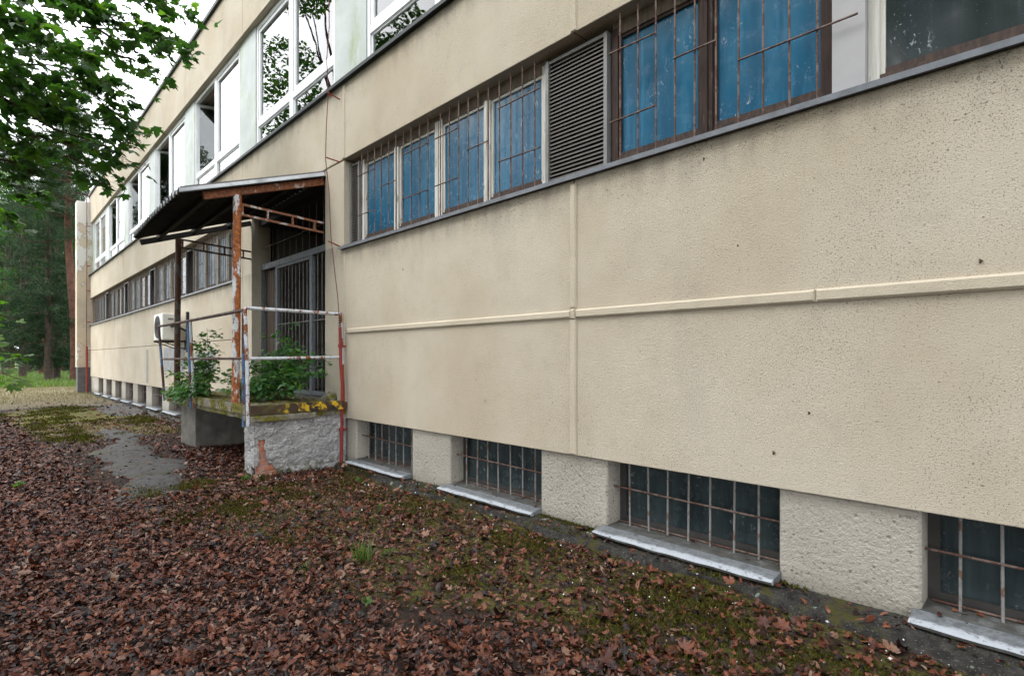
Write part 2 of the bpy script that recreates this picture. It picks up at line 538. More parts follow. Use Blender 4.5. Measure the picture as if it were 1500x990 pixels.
M['peel'] = mat_plain('peeling_white_paint', (0.62, 0.61, 0.58), 0.8, 0.2, 0.3, 4, dirt=(0.36, 0.31, 0.24, 0.8), bumpy=0.4)
M['darkplinth'] = mat_plain('dark_grey_plinth', (0.13, 0.13, 0.13), 0.9, 0.15, 0.35, 7, bumpy=0.6)
M['brick'] = mat_plain('orange_brick', (0.40, 0.14, 0.075), 0.85, 0.15, 0.4, 9, dirt=(0.50, 0.33, 0.29, 0.85), bumpy=0.5)
M['mortar'] = mat_plain('pinkish_mortar', (0.42, 0.27, 0.22), 0.95, 0.1, 0.4, 12, dirt=(0.40, 0.36, 0.34, 0.8), bumpy=0.6)
M['crumb'] = mat_plain('plaster_crumb', (0.62, 0.62, 0.60), 0.9, 0.1, 0.2)
M['bark'] = mat_plain('grey_brown_bark', (0.075, 0.06, 0.048), 0.95, 0.1, 0.5, 9, bumpy=0.9)
M['pinebark'] = mat_plain('reddish_pine_bark', (0.105, 0.055, 0.040), 0.95, 0.1, 0.5, 5, bumpy=0.9)
M['twig'] = mat_plain('twig', (0.085, 0.06, 0.04), 0.9, 0.1, 0.3)
M['stem'] = mat_plain('shrub_stem', (0.11, 0.09, 0.05), 0.8, 0.2, 0.3)


def mat_yellow_black():
    t = NT('chipped_yellow_black_paint', 0.7, 0.3)
    x, y, z = t.xyz()
    u = t.math('ADD', y, t.math('MULTIPLY', z, 0.7))
    w = t.math('ADD', u, t.math('MULTIPLY', t.math('SUBTRACT', t.noise(9, 4), 0.5), 0.30))
    st = t.math('GREATER_THAN', t.math('FRACT', t.math('MULTIPLY', w, 4.6)), 0.45)
    col = t.mix(st, (0.025, 0.022, 0.02), (0.55, 0.36, 0.02))
    near = t.mask(t.math('ADD', y, t.math('MULTIPLY', t.math('SUBTRACT', t.noise(5, 4), 0.5), 0.9)), -0.95, -0.55)
    old = t.mix(t.mask(t.noise(7, 5), 0.4, 0.65), (0.10, 0.10, 0.025), (0.045, 0.032, 0.022))
    col = t.mix(near, old, col)
    ch = t.mask(t.noise(13, 6, 0.74), 0.475, 0.50)
    col = t.mix(t.math('MULTIPLY', ch, 0.9), col, (0.055, 0.032, 0.02))
    return t.done(col, t.bump(t.noise(16, 5, 0.7), 0.5, 0.004))


def mat_mossy_concrete():
    t = NT('mossy_concrete', 0.95, 0.1)
    n = t.noise(6, 6, 0.65)
    col = t.mix(t.mask(t.noise(11, 5), 0.35, 0.7), (0.24, 0.225, 0.195), (0.13, 0.12, 0.10))
    moss = t.mix(t.mask(t.noise(30, 4), 0.4, 0.65), (0.17, 0.155, 0.03), (0.075, 0.07, 0.02))
    col = t.mix(t.mask(n, 0.40, 0.54), col, moss)
    return t.done(col, t.bump(t.math('ADD', t.noise(30, 5), n), 0.7, 0.012))


def mat_plaster():
    t = NT('rough_grey_plaster', 0.93, 0.12)
    col = t.mix(t.mask(t.noise(5, 5), 0.35, 0.68), (0.42, 0.415, 0.42), (0.58, 0.575, 0.575))
    col = t.mix(t.mask(t.noise(24, 5, 0.7), 0.56, 0.7), col, (0.24, 0.22, 0.20))
    col = t.mix(t.mask(t.noise(7, 3, 0.5, t.mapped((1, 1, 1), (5, 2, 9))), 0.62, 0.7), col, (0.72, 0.73, 0.75))
    low = t.math('MULTIPLY', t.mask(t.xyz()[2], 0.16, 0.0), t.mask(t.noise(14, 4), 0.42, 0.6))
    col = t.mix(low, col, (0.12, 0.12, 0.05))
    r = t.math('ADD', t.noise(18, 6, 0.68, t.mapped((1, 0.8, 1.6)), 1.6), t.math('MULTIPLY', t.voro(30), 0.5))
    return t.done(col, t.bump(r, 1.0, 0.05))


M['yellowblack'] = mat_yellow_black()
M['mossconcrete'] = mat_mossy_concrete()
M['plaster'] = mat_plaster()


def mat_pilaster():
    t = NT('peeling_pilaster_paint', 0.9, 0.15)
    z = t.xyz()[2]
    n = t.noise(1.6, 6, 0.7, t.mapped((1, 1, 0.6)))
    col = t.mix(t.mask(t.noise(3, 4), 0.4, 0.7), (0.50, 0.43, 0.33), (0.44, 0.37, 0.28))
    m_ = t.math('ADD', n, t.math('MULTIPLY', t.mask(z, 4.6, 6.4), 0.16))
    col = t.mix(t.mask(m_, 0.585, 0.60), col, (0.60, 0.585, 0.55))
    col = t.mix(t.mask(t.math('ABSOLUTE', t.math('SUBTRACT', m_, 0.592)), 0.012, 0.0), col, (0.20, 0.17, 0.14))
    return t.done(col, t.bump(n, 0.5, 0.02))
M['undercon'] = mat_plain('damp_concrete', (0.17, 0.16, 0.145), 0.95, 0.1, 0.4, 5, dirt=(0.08, 0.085, 0.05, 0.7), bumpy=0.6)

# foliage materials (base colours 0.03 .. 0.12)
M['maple'] = mat_leaf('maple_leaf', [(0.0, (0.018, 0.046, 0.015)), (0.6, (0.030, 0.080, 0.020)), (0.85, (0.040, 0.095, 0.02)), (1.0, (0.085, 0.16, 0.022))], 0.55)
M['lightleaf'] = mat_leaf('bright_young_leaf', [(0.0, (0.05, 0.12, 0.016)), (1.0, (0.10, 0.19, 0.02))], 0.5)
M['decid'] = mat_leaf('broadleaf_foliage', [(0.0, (0.020, 0.054, 0.018)), (0.7, (0.036, 0.098, 0.024)), (1.0, (0.065, 0.14, 0.03))], 0.35, 0.6, 0.15)
M['shrub'] = mat_leaf('shrub_leaf', [(0.0, (0.034, 0.105, 0.03)), (0.8, (0.06, 0.17, 0.045)), (1.0, (0.12, 0.19, 0.035))], 0.4)
M['needle'] = mat_leaf('conifer_needles', [(0.0, (0.010, 0.024, 0.013)), (0.7, (0.020, 0.045, 0.022)), (1.0, (0.042, 0.070, 0.030))], 0.15, 0.7, 0.12)
M['grass'] = mat_leaf('grass_blade', [(0.0, (0.05, 0.095, 0.018)), (0.7, (0.085, 0.145, 0.026)), (1.0, (0.14, 0.155, 0.05))], 0.3)
M['straw'] = mat_leaf('dry_grass', [(0.0, (0.11, 0.09, 0.042)), (0.6, (0.19, 0.155, 0.075)), (1.0, (0.08, 0.09, 0.025))], 0.2)
M['moss'] = mat_leaf('moss_tuft', [(0.0, (0.028, 0.026, 0.007)), (0.6, (0.060, 0.058, 0.010)), (1.0, (0.10, 0.10, 0.015))], 0.2, 0.8, 0.1)


def mat_dry_leaf():
    t = NT('dead_leaf', 0.5, 0.28)
    c = t.ramp(t.island(), [(0.0, (0.007, 0.005, 0.006)), (0.22, (0.022, 0.009, 0.008)), (0.45, (0.062, 0.016, 0.008)),
                            (0.70, (0.118, 0.033, 0.015)), (0.88, (0.165, 0.058, 0.029)), (0.97, (0.20, 0.115, 0.08)),
                            (1.0, (0.23, 0.16, 0.125))])
    c = t.mix(t.math('MULTIPLY', t.mask(t.noise(26, 4), 0.45, 0.7), 0.55), c, (0.03, 0.017, 0.014))
    return t.done(c, t.bump(t.noise(45, 3), 0.35, 0.004))


M['dryleaf'] = mat_dry_leaf()


def mat_ground():
    t = NT('soil_with_moss_and_litter', 0.85, 0.2)
    n1, n2, n3 = t.noise(2.2, 6, 0.65), t.noise(14, 5, 0.65), t.noise(60, 4, 0.6)
    soil = t.mix(t.mask(n2, 0.35, 0.68), (0.016, 0.011, 0.008), (0.036, 0.022, 0.016))
    soil = t.mix(t.mask(n3, 0.60, 0.72), soil, (0.085, 0.05, 0.035))
    moss = t.mix(t.mask(n3, 0.35, 0.65), (0.032, 0.030, 0.008), (0.085, 0.078, 0.015))
    moss = t.mix(t.mask(n2, 0.46, 0.58), moss, (0.028, 0.019, 0.011))
    moss = t.mix(t.math('MULTIPLY', t.attr('bright'), t.mask(n2, 0.30, 0.52)), moss, t.mix(t.mask(n3, 0.35, 0.65), (0.075, 0.070, 0.014), (0.13, 0.118, 0.026)))
    edge = lambda a: t.math('ADD', t.attr(a), t.math('MULTIPLY', t.math('SUBTRACT', t.math('ADD', t.math('MULTIPLY', n2, 0.6), t.math('MULTIPLY', n1, 0.4)), 0.5), 1.1))
    col = t.mix(t.mask(edge('moss'), 0.42, 0.60), soil, moss)
    grav = t.mix(t.mask(n3, 0.35, 0.7), (0.07, 0.067, 0.064), (0.15, 0.145, 0.14))
    col = t.mix(t.mask(edge('gravel'), 0.42, 0.60), col, grav)
    straw = t.mix(t.mask(n3, 0.4, 0.65), (0.10, 0.082, 0.045), (0.20, 0.165, 0.11))
    col = t.mix(t.mask(edge('straw'), 0.42, 0.60), col, straw)
    lawn = t.mix(t.mask(n1, 0.4, 0.65), (0.05, 0.095, 0.018), (0.08, 0.12, 0.03))
    lawn = t.mix(t.mask(n3, 0.45, 0.7), lawn, (0.05, 0.085, 0.02))
    col = t.mix(t.mask(edge('lawn'), 0.42, 0.60), col, lawn)
    return t.done(col, t.bump(t.math('ADD', n2, t.math('MULTIPLY', n3, 0.6)), 0.8, 0.03))


M['ground'] = mat_ground()


def mat_path():
    t = NT('worn_asphalt', 0.75, 0.25)
    n1, n2, n3 = t.noise(2.2, 5, 0.6), t.noise(9, 6, 0.68), t.noise(95, 4, 0.65)
    col = t.mix(t.mask(n3, 0.3, 0.7), (0.032, 0.031, 0.031), (0.10, 0.098, 0.098))
    col = t.mix(t.math('MULTIPLY', t.mask(n3, 0.62, 0.70), 0.7), col, (0.17, 0.165, 0.16))
    col = t.mix(t.math('MULTIPLY', t.mask(n2, 0.50, 0.60), 0.75), col, (0.030, 0.022, 0.018))
    col = t.mix(t.math('MULTIPLY', t.mask(n1, 0.54, 0.66), t.mask(n2, 0.42, 0.55)), col, (0.05, 0.045, 0.014))
    return t.done(col, t.bump(t.math('ADD', n2, n3), 0.7, 0.012))


def mat_kerb():
    t = NT('dark_foundation_concrete', 0.92, 0.15)
    n1, n2, n3 = t.noise(3, 5), t.noise(16, 5, 0.65), t.noise(110, 3)
    col = t.mix(t.mask(n2, 0.35, 0.7), (0.020, 0.019, 0.018), (0.046, 0.044, 0.040))
    col = t.mix(t.mask(n3, 0.58, 0.7), col, (0.12, 0.117, 0.108))
    col = t.mix(t.math('MULTIPLY', t.mask(n1, 0.5, 0.6), t.mask(n2, 0.4, 0.6)), col, (0.05, 0.046, 0.01))
    col = t.mix(t.mask(t.noise(9, 3, 0.5, t.mapped((1, 1, 1), (7, 3, 1))), 0.66, 0.69), col, (0.16, 0.19, 0.16))
    return t.done(col, t.bump(t.math('ADD', n2, t.math('MULTIPLY', n3, 0.5)), 0.8, 0.012))


M['path'] = mat_path()
M['kerb'] = mat_kerb()

# ------------------------------------------------------------------ ground: one sheet to the horizon
def g_height(x, y):
    s = -x
    h = 0.012 * fbm(x * 2.0, y * 2.0, 1) + 0.02 * fbm(x * 0.6, y * 0.6, 2)
    h = h * np.clip(np.abs(y) / 0.6, 0.25, 1)
    fall = -0.10 * np.clip((s - 9) / 14, 0, 1)
    left = -0.06 * np.clip((-y - 1.2) / 2.5, 0, 1)
    far = -0.0 * s
    return h + fall + left + far - 0.02


def smooth(a, lo, hi):
    t = np.clip((a - lo) / (hi - lo), 0, 1)
    return t * t * (3 - 2 * t)


def zones(x, y):
    s = -x
    e = fbm(x * 1.3, y * 1.3, 3)
    sh = 0.26 * np.clip(s - 1.2, -1, 3.6)
    near = smooth(-y, -0.15, 0.25) * (1 - smooth(-y - sh + 0.4 * e, 0.85, 1.6)) * (1 - smooth(s, 6.2, 7.2))
    mid = smooth(s + e, 10.4, 11.4) * (1 - smooth(s + e * 1.5, 18.5, 20.5)) * (1 - smooth(-y - (s - 10) * 0.16 + 0.5 * e, 1.7, 2.6)) * smooth(-y - 0.05 * (s - 9) + 0.2 * e, 0.15, 0.6)
    moss = np.clip(0.72 * near + 0.95 * mid, 0, 1)
    gravel = smooth(s, 12, 14) * (1 - smooth(-y - (s - 14) * 0.09 + 0.25 * e, 0.35, 0.8)) * (1 - smooth(s, 27, 29)) + \
        smooth(s + e, 21, 22.5) * (1 - smooth(s + e, 25.0, 27.0)) * 0.9
    straw = smooth(s + e, 18.5, 21.5) * (1 - smooth(s + e, 34, 37)) * 0.75
    lawn = smooth(s + e, 33.5, 37)
    lawn = np.maximum(lawn, smooth(-y + e, 14, 17))
    return moss, np.clip(gravel, 0, 1), straw, lawn, np.clip(mid, 0, 1)


def axis(fine0, fine1, step, far0, far1, ratio=1.25):
    c = list(np.arange(fine0, fine1 + 1e-6, step))
    d, p = step, c[-1]
    while p < far1: d *= ratio; p += d; c.append(p)
    d, p = step, c[0]
    while p > far0: d *= ratio; p -= d; c.insert(0, p)
    return np.array(c)


gx = axis(-13, 2.2, 0.07, -900, 600, 1.12)
gy = axis(-5.0, 0.5, 0.07, -700, 700, 1.16)
GX, GY = np.meshgrid(gx, gy, indexing='ij')
GZ = g_height(GX, GY)
ni, nj = GX.shape
idx = np.arange(ni * nj).reshape(ni, nj)
GF = np.stack([idx[:-1, :-1], idx[1:, :-1], idx[1:, 1:], idx[:-1, 1:]], -1).reshape(-1, 4)
zm, zg, zs_, zl, zb_ = zones(GX, GY)
ground = np_mesh('ground', np.stack([GX, GY, GZ], -1).reshape(-1, 3), GF, M['ground'], smooth=True,
                 attrs={'moss': zm.ravel(), 'gravel': zg.ravel(), 'straw': zs_.ravel(), 'lawn': zl.ravel(), 'bright': zb_.ravel()})
tag(ground, 'brown earth covered with litter, moss and far grass', kind='structure')


def path_mesh():
    ss = np.arange(5.4, 12.6, 0.12)
    V, F = [], []
    for k, s in enumerate(ss):
        t = (s - 5.4) / 7.2
        c = -2.02 + 0.62 * t + 0.10 * math.sin(s * 1.9)
        w = 0.52 * math.sin(math.pi * min(1, 0.05 + t * 1.25)) ** 0.6 if t < 0.76 else 0.60 * max(0.0, math.sin(math.pi * min(1, 0.05 + t * 0.95))) ** 0.6
        w *= 0.78 + 0.18 * math.sin(s * 4.3) + 0.1 * math.sin(s * 9.7)
        for j in range(9):
            q = j / 8 * 2 - 1
            V.append((-s, c + q * max(w, 0.02) + 0.04 * math.sin(s * 13 + j * 2.0), 0))
        if k:
            for j in range(8):
                a = (k - 1) * 9 + j
                F.append((a, a + 9, a + 10, a + 1))
    V = np.array(V, dtype=float)
    edge = np.tile(np.abs(np.linspace(-1, 1, 9)), len(ss))
    V[:, 2] = g_height(V[:, 0], V[:, 1]) + 0.022 - 0.05 * edge ** 6
    return V, np.array(F)


pv, pf = path_mesh()
tag(np_mesh('path', pv, pf, M['path'], smooth=True), 'bare grey asphalt patch between the leaves and the porch', kind='structure')

# dark concrete strip along the foot of the wall
kb = MB()
prev = None
ks = np.arange(-8.4, 28.1, 0.15)
for i, s in enumerate(ks):
    w = 0.17 + 0.05 * math.sin(s * 3.1) + 0.035 * math.sin(s * 7.7) - 0.05 * min(1, max(0, (s - 3) / 4))
    zt = 0.028 - 0.10 * min(1, max(0, (s - 9) / 14)) + 0.006 * math.sin(s * 5)
    kb.v += [(-s, 0.30, zt), (-s, -w * 0.5, zt), (-s, -w, zt - 0.012), (-s, -w - 0.05, zt - 0.09)]
    if i:
        b = (i - 1) * 4
        for j in range(3):
            kb.f.append((b + j, b + j + 1, b + j + 5, b + j + 4)); kb.m.append(0)
o = kb.build('foundation_strip', M['kerb'], None, True)
tag(o, 'dark damp concrete strip along the foot of the wall', kind='structure')

# ------------------------------------------------------------------ the building
Z_PB, Z_ST, Z_MS, Z_MH, Z_US, Z_UH, Z_RF = 0.55, 1.60, 2.62, 3.70, 4.64, 6.74, 7.84
S_END = 27.85
PANEL = 3.6
JN = [-8.2 + PANEL * k for k in range(11)]     # joints: ... -1.0, 2.6, 6.2, 9.8, 13.4, 17, 20.6, 24.2, 27.8
D0, D1 = 6.71, 9.37                             # entrance recess
B = thing('office_building', (-9.8, 4, 0), 'long two storey beige rendered building with barred blue windows and a row of cellar windows', 'building')

gap = 0.006
for a, b in zip(JN[:-1], JN[1:]):
    door = abs(a - 6.2) < 0.1
    if door:
        for s0, s1 in ((a + gap, D0), (D1, b - gap)):
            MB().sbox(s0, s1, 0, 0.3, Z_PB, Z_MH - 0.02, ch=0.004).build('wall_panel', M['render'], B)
        # masonry below the threshold
        MB().sbox(D0, D1, 0.02, 0.3, -0.2, 0.74).build('threshold', M['undercon'], B)
        MB().sbox(a, D0 - 0.005, 0.035, 0.4, -0.2, Z_PB - 0.003).build('basement_pier', M['pier'], B)
        MB().sbox(D1 + 0.005, b, 0.035, 0.4, -0.2, Z_PB - 0.003).build('basement_pier', M['pier'], B)
    else:
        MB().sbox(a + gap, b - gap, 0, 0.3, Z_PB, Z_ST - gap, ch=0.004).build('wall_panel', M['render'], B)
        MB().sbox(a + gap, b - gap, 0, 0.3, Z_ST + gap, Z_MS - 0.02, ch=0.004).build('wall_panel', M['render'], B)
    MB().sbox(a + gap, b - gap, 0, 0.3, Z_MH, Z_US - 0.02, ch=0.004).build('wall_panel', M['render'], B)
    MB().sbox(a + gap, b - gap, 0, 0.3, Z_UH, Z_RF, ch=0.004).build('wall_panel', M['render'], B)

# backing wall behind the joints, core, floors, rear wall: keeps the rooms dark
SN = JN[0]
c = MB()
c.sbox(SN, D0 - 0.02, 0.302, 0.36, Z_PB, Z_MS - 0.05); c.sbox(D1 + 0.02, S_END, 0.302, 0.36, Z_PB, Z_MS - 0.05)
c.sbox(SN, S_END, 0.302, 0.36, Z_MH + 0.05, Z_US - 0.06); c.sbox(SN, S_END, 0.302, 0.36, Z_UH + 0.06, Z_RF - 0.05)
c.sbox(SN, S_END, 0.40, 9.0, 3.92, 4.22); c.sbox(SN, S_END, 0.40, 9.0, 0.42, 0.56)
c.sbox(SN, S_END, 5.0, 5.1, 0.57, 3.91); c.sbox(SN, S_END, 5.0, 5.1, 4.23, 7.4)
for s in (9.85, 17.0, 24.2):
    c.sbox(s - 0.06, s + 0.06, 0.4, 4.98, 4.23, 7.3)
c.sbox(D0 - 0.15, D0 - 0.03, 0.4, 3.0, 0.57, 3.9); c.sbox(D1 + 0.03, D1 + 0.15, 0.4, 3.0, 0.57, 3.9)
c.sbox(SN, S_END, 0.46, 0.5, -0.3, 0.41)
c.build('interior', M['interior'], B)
c = MB()
c.sbox(SN - 0.002, SN + 0.25, 0.31, 9.0, -0.3, Z_RF - 0.06); c.sbox(S_END - 0.25, S_END + 0.002, 0.31, 9.0, -0.3, Z_RF - 0.06)
c.sbox(SN, S_END, 9.01, 9.25, -0.3, Z_RF - 0.06)
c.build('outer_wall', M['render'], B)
MB().sbox(SN - 0.05, S_END + 0.05, 0.05, 9.3, Z_RF - 0.05, Z_RF + 0.05).build('roof', M['flash'], B)
MB().sbox(SN - 0.05, S_END + 0.05, -0.05, 0.045, Z_RF + 0.002, Z_RF + 0.075).build('roof_edging', M['flash'], B)

# flashings and sills
for s0, s1 in ((SN, S_END),):
    m = MB(); m.sbox(s0, s1, -0.05, 0.30, Z_US - 0.018, Z_US + 0.012); m.sbox(s0, s1, -0.056, -0.05, Z_US - 0.028, Z_US + 0.012)
    m.build('upper_sill', M['flash'], B)
for s0, s1 in ((SN, 6.27), (10.14, S_END)):
    m = MB(); m.sbox(s0, s1, -0.04, 0.30, Z_MS - 0.018, Z_MS + 0.006); m.sbox(s0, s1, -0.045, -0.04, Z_MS - 0.026, Z_MS + 0.006)
    m.build('lower_sill', M['sillmetal'], B)
# lintel undersides of both window bands
m = MB(); m.sbox(SN, 6.2, 0.30, 0.40, Z_MH - 0.02, Z_MH + 0.04); m.sbox(10.25, S_END, 0.30, 0.40, Z_MH - 0.02, Z_MH + 0.04)
m.sbox(SN, S_END, 0.30, 0.40, Z_UH - 0.02, Z_UH + 0.05)
m.build('lintel', M['greywood'], B)
# end of the lower band beside the recess piers
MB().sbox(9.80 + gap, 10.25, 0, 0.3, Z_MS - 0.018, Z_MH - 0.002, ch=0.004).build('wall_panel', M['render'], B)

# joint cover strips on the two nearest bays
def joint_strip(s0, s1, z0, z1, p):
    MB().sbox(s0, s1, -p, 0.004, z0, z1, ch=min(0.012, p * 0.7)).build('joint_strip', M['strip'], B)
joint_strip(-8.2, 0.95, Z_ST - 0.034, Z_ST + 0.036, 0.026)
joint_strip(0.953, 2.575, Z_ST - 0.032, Z_ST + 0.034, 0.024)
joint_strip(2.62, 6.1, Z_ST - 0.03, Z_ST + 0.03, 0.022)
joint_strip(2.57, 2.63, Z_ST + 0.04, Z_MS - 0.05, 0.02)
joint_strip(2.57, 2.63, Z_PB + 0.003, Z_ST - 0.04, 0.02)
joint_strip(2.577, 2.617, Z_ST - 0.038, Z_ST + 0.038, 0.029)
joint_strip(2.57, 2.63, Z_MH + 0.003, Z_US - 0.05, 0.012)
joint_strip(6.17, 6.225, Z_MH + 0.003, Z_US - 0.05, 0.012)
joint_strip(6.17, 6.20, Z_PB + 0.003, Z_MS - 0.05, 0.010)
for s in JN[4:]:
    if s > 9:
        joint_strip(s - 0.012, s + 0.012, Z_PB + 0.01, Z_ST - 0.02, 0.004) if s < 27 else None

# --- basement piers, windows, ledges
BASE = []
s_c = 1.735
for k in range(-5, 15):
    BASE.append(1.735 + 1.815 * k)
unit_bar = MB().tube([(0, 0, 0), (0, 0, 1)], 1.0, 6).build('bar_master', M['rustbar'])
BAR_ME = {}
for key, r_, mt in (('rust', 0.0062, 'rustbar'), ('grey', 0.0068, 'greybar'), ('gate', 0.0062, 'greybar')):
    q = MB(); q.tube([(0, 0, 0), (0, 0, 0.33), (0.0, 0, 0.66), (0, 0, 1)], r_, 7)
    ob = q.build('bar_master', M[mt], None, True, (0, 0, 0))
    BAR_ME[key] = ob.data
    bpy.data.objects.remove(ob)
bpy.data.objects.remove(unit_bar)


def bar(parent, a, b, key, name='bar'):
    a, b = Vector(a), Vector(b)
    o = link(name, BAR_ME[key], parent, a)
    o.rotation_mode = 'QUATERNION'
    o.rotation_quaternion = (b - a).to_track_quat('Z', 'Y')
    o.scale = (1, 1, (b - a).length)
    return o


def base_window(sc_, zg, near):
    w = 0.585
    s0, s1 = sc_ - w, sc_ + w
    zb = 0.085 + zg
    f = MB()
    f.sbox(s0, s0 + 0.05, 0.19, 0.24, zb, Z_PB + 0.02); f.sbox(s1 - 0.05, s1, 0.19, 0.24, zb, Z_PB + 0.02)
    f.sbox(s0 + 0.05, s1 - 0.05, 0.19, 0.24, zb, zb + 0.045); f.sbox(s0 + 0.05, s1 - 0.05, 0.19, 0.24, Z_PB - 0.03, Z_PB + 0.02)
    fo = f.build('basement_window', M['cellarframe'], B)
    MB().sbox(s0 + 0.05, s1 - 0.05, 0.21, 0.225, zb + 0.045, Z_PB - 0.03).build('pane', M['basepane'], fo)
    MB().sbox(s0 - 0.02, s1 + 0.02, 0.252, 0.30, zb - 0.2, Z_PB + 0.1).build('backing', M['interior'], fo)
    # grille: uprights hooked into the ledge, one cross bar
    if near:
        n = 7
        for i in range(n):
            s = s0 + 0.15 + i * (2 * w - 0.28) / (n - 1) + rnd.uniform(-0.006, 0.006)
            bar(fo, (-s, 0.125, zb - 0.005 + rnd.uniform(0, 0.01)), (-s + rnd.uniform(-0.006, 0.006), 0.125, Z_PB + 0.02), 'grey')
        bar(fo, (-(s1 + 0.03), 0.112, 0.352 + zg * 0.5), (-(s0 + 0.03), 0.112, 0.335 + zg * 0.5), 'rust')
        bar(fo, (-(s1 - 0.02), 0.155, zb + 0.012), (-(s0 + 0.02), 0.155, zb + 0.010), 'rust')
    else:
        q = MB()
        for i in range(6):
            s = s0 + 0.16 + i * (2 * w - 0.3) / 5
            q.tube([(-s, 0.125, zb), (-s, 0.125, Z_PB + 0.02)], 0.0075, 5)
        q.tube([(-s1, 0.115, 0.33), (-s0, 0.115, 0.33)], 0.0075, 5)
        q.build('grille', M['rustbar'], fo)
    # metal covered ledge, slightly buckled, sloping outwards
    q = MB()
    n = 15
    for i in range(n):
        s = s1 + 0.03 - i * (2 * w + 0.04) / (n - 1)
        wob = 0.0008 * math.sin(i * 1.7 + sc_ * 5) + 0.0015 * math.sin(i * 0.55 + sc_)
        end = 0.012 if i in (0, n - 1) else 0
        yo = -0.118 + 0.004 * math.sin(i * 2.1 + sc_ * 3) + end
        q.v += [(-s, 0.185, zb + 0.004), (-s, 0.025, zb - 0.006 + wob * 0.4), (-s, yo + 0.012, zb - 0.018 + wob - end * 0.3),
                (-s, yo, zb - 0.028 + wob), (-s, yo + 0.004, zb - 0.042 + wob * 0.5), (-s, yo + 0.03, zb - 0.050), (-s, 0.185, zb - 0.06)]
        if i:
            b_ = (i - 1) * 7
            for j in range(6):
                q.f.append((b_ + j, b_ + 7 + j, b_ + 8 + j, b_ + j + 1)); q.m.append(1 if j == 0 or j >= 3 else 0)
    q.f.append(tuple(range(6, -1, -1))); q.m.append(0)
    e = (n - 1) * 7
    q.f.append(tuple(range(e, e + 7))); q.m.append(0)
    q.build('ledge', [M['zinc'], M['ledge']], B, True)


def zgf(s): return -0.10 * min(1, max(0, (s - 9) / 14))


spans = []
for k, sc_ in enumerate(BASE):
    if sc_ + 0.6 > S_END - 0.2 or sc_ - 0.6 < SN: continue
    if 6.0 < sc_ < 9.6: continue
    spans.append(sc_)
    base_window(sc_, zgf(sc_), sc_ < 6.1)
edges = [SN] + [v for s in spans for v in (s - 0.585, s + 0.585)] + [S_END]
for a, b in zip(edges[::2], edges[1::2]):
    if a < 6.3 < b:     # the porch interrupts the row
        MB().sbox(a, 6.19, 0.03, 0.42, -0.25, Z_PB - 0.004, ch=0.012).build('basement_pier', M['pier'], B)
        MB().sbox(9.81, b, 0.03, 0.42, -0.25, Z_PB - 0.004, ch=0.012).build('basement_pier', M['pier'], B)
    else:
        MB().sbox(a, b, 0.03, 0.42, -0.25, Z_PB - 0.004, ch=0.012).build('basement_pier', M['pier'], B)

# --- lower window band
def louvre(s0, s1, near=False):
    y = 0.075
    z0, z1 = Z_MS + 0.01, Z_MH - 0.06
    f = MB()
    f.sbox(s0, s0 + 0.03, y, y + 0.06, z0, z1); f.sbox(s1 - 0.03, s1, y, y + 0.06, z0, z1)
    f.sbox(s0 + 0.03, s1 - 0.03, y + 0.01, y + 0.06, z1 - 0.025, z1); f.sbox(s0 + 0.03, s1 - 0.03, y + 0.01, y + 0.06, z0, z0 + 0.02)
    fo = f.build('louvre', M['louvreframe'], B)
    MB().sbox(s0 + 0.03, s1 - 0.03, y + 0.062, y + 0.075, z0, z1).build('backing', M['black'], fo)
    n = 31
    p = (z1 - z0 - 0.05) / n
    if near:
        q = MB()
        L = s1 - s0 - 0.064
        q.add([(-L / 2, 0, 0), (L / 2, 0, 0), (L / 2, 0.003, p * 0.45), (-L / 2, 0.003, p * 0.45),
               (-L / 2, 0.038, p * 0.98), (L / 2, 0.038, p * 0.98), (-L / 2, 0.012, p * 0.12), (L / 2, 0.012, p * 0.12)],
              [(0, 1, 2, 3), (3, 2, 5, 4), (0, 6, 7, 1), (6, 4, 5, 7), (0, 3, 4, 6), (1, 7, 5, 2)])
        o = q.build('slat', M['louvre'], fo, False, (0, 0, 0))
        for i in range(n):
            loc = Vector((-(s0 + s1) / 2, y + 0.012, z0 + 0.022 + i * p))
            if i: o = o.copy(); COL.objects.link(o)
            o.location = loc - WORG[fo]
            o.rotation_euler = (rnd.uniform(-0.05, 0.05), rnd.uniform(-0.004, 0.004), 0)
    else:
        q = MB()
        for i in range(n):
            z = z0 + 0.022 + i * p
            q.add([(-s1 + 0.03, y + 0.012, z), (-s0 - 0.03, y + 0.012, z), (-s0 - 0.03, y + 0.05, z + p * 0.9), (-s1 + 0.03, y + 0.05, z + p * 0.9)], [(0, 1, 2, 3)])
        o = q.build('slats', M['louvre'], fo)
        o['kind'] = 'stuff'


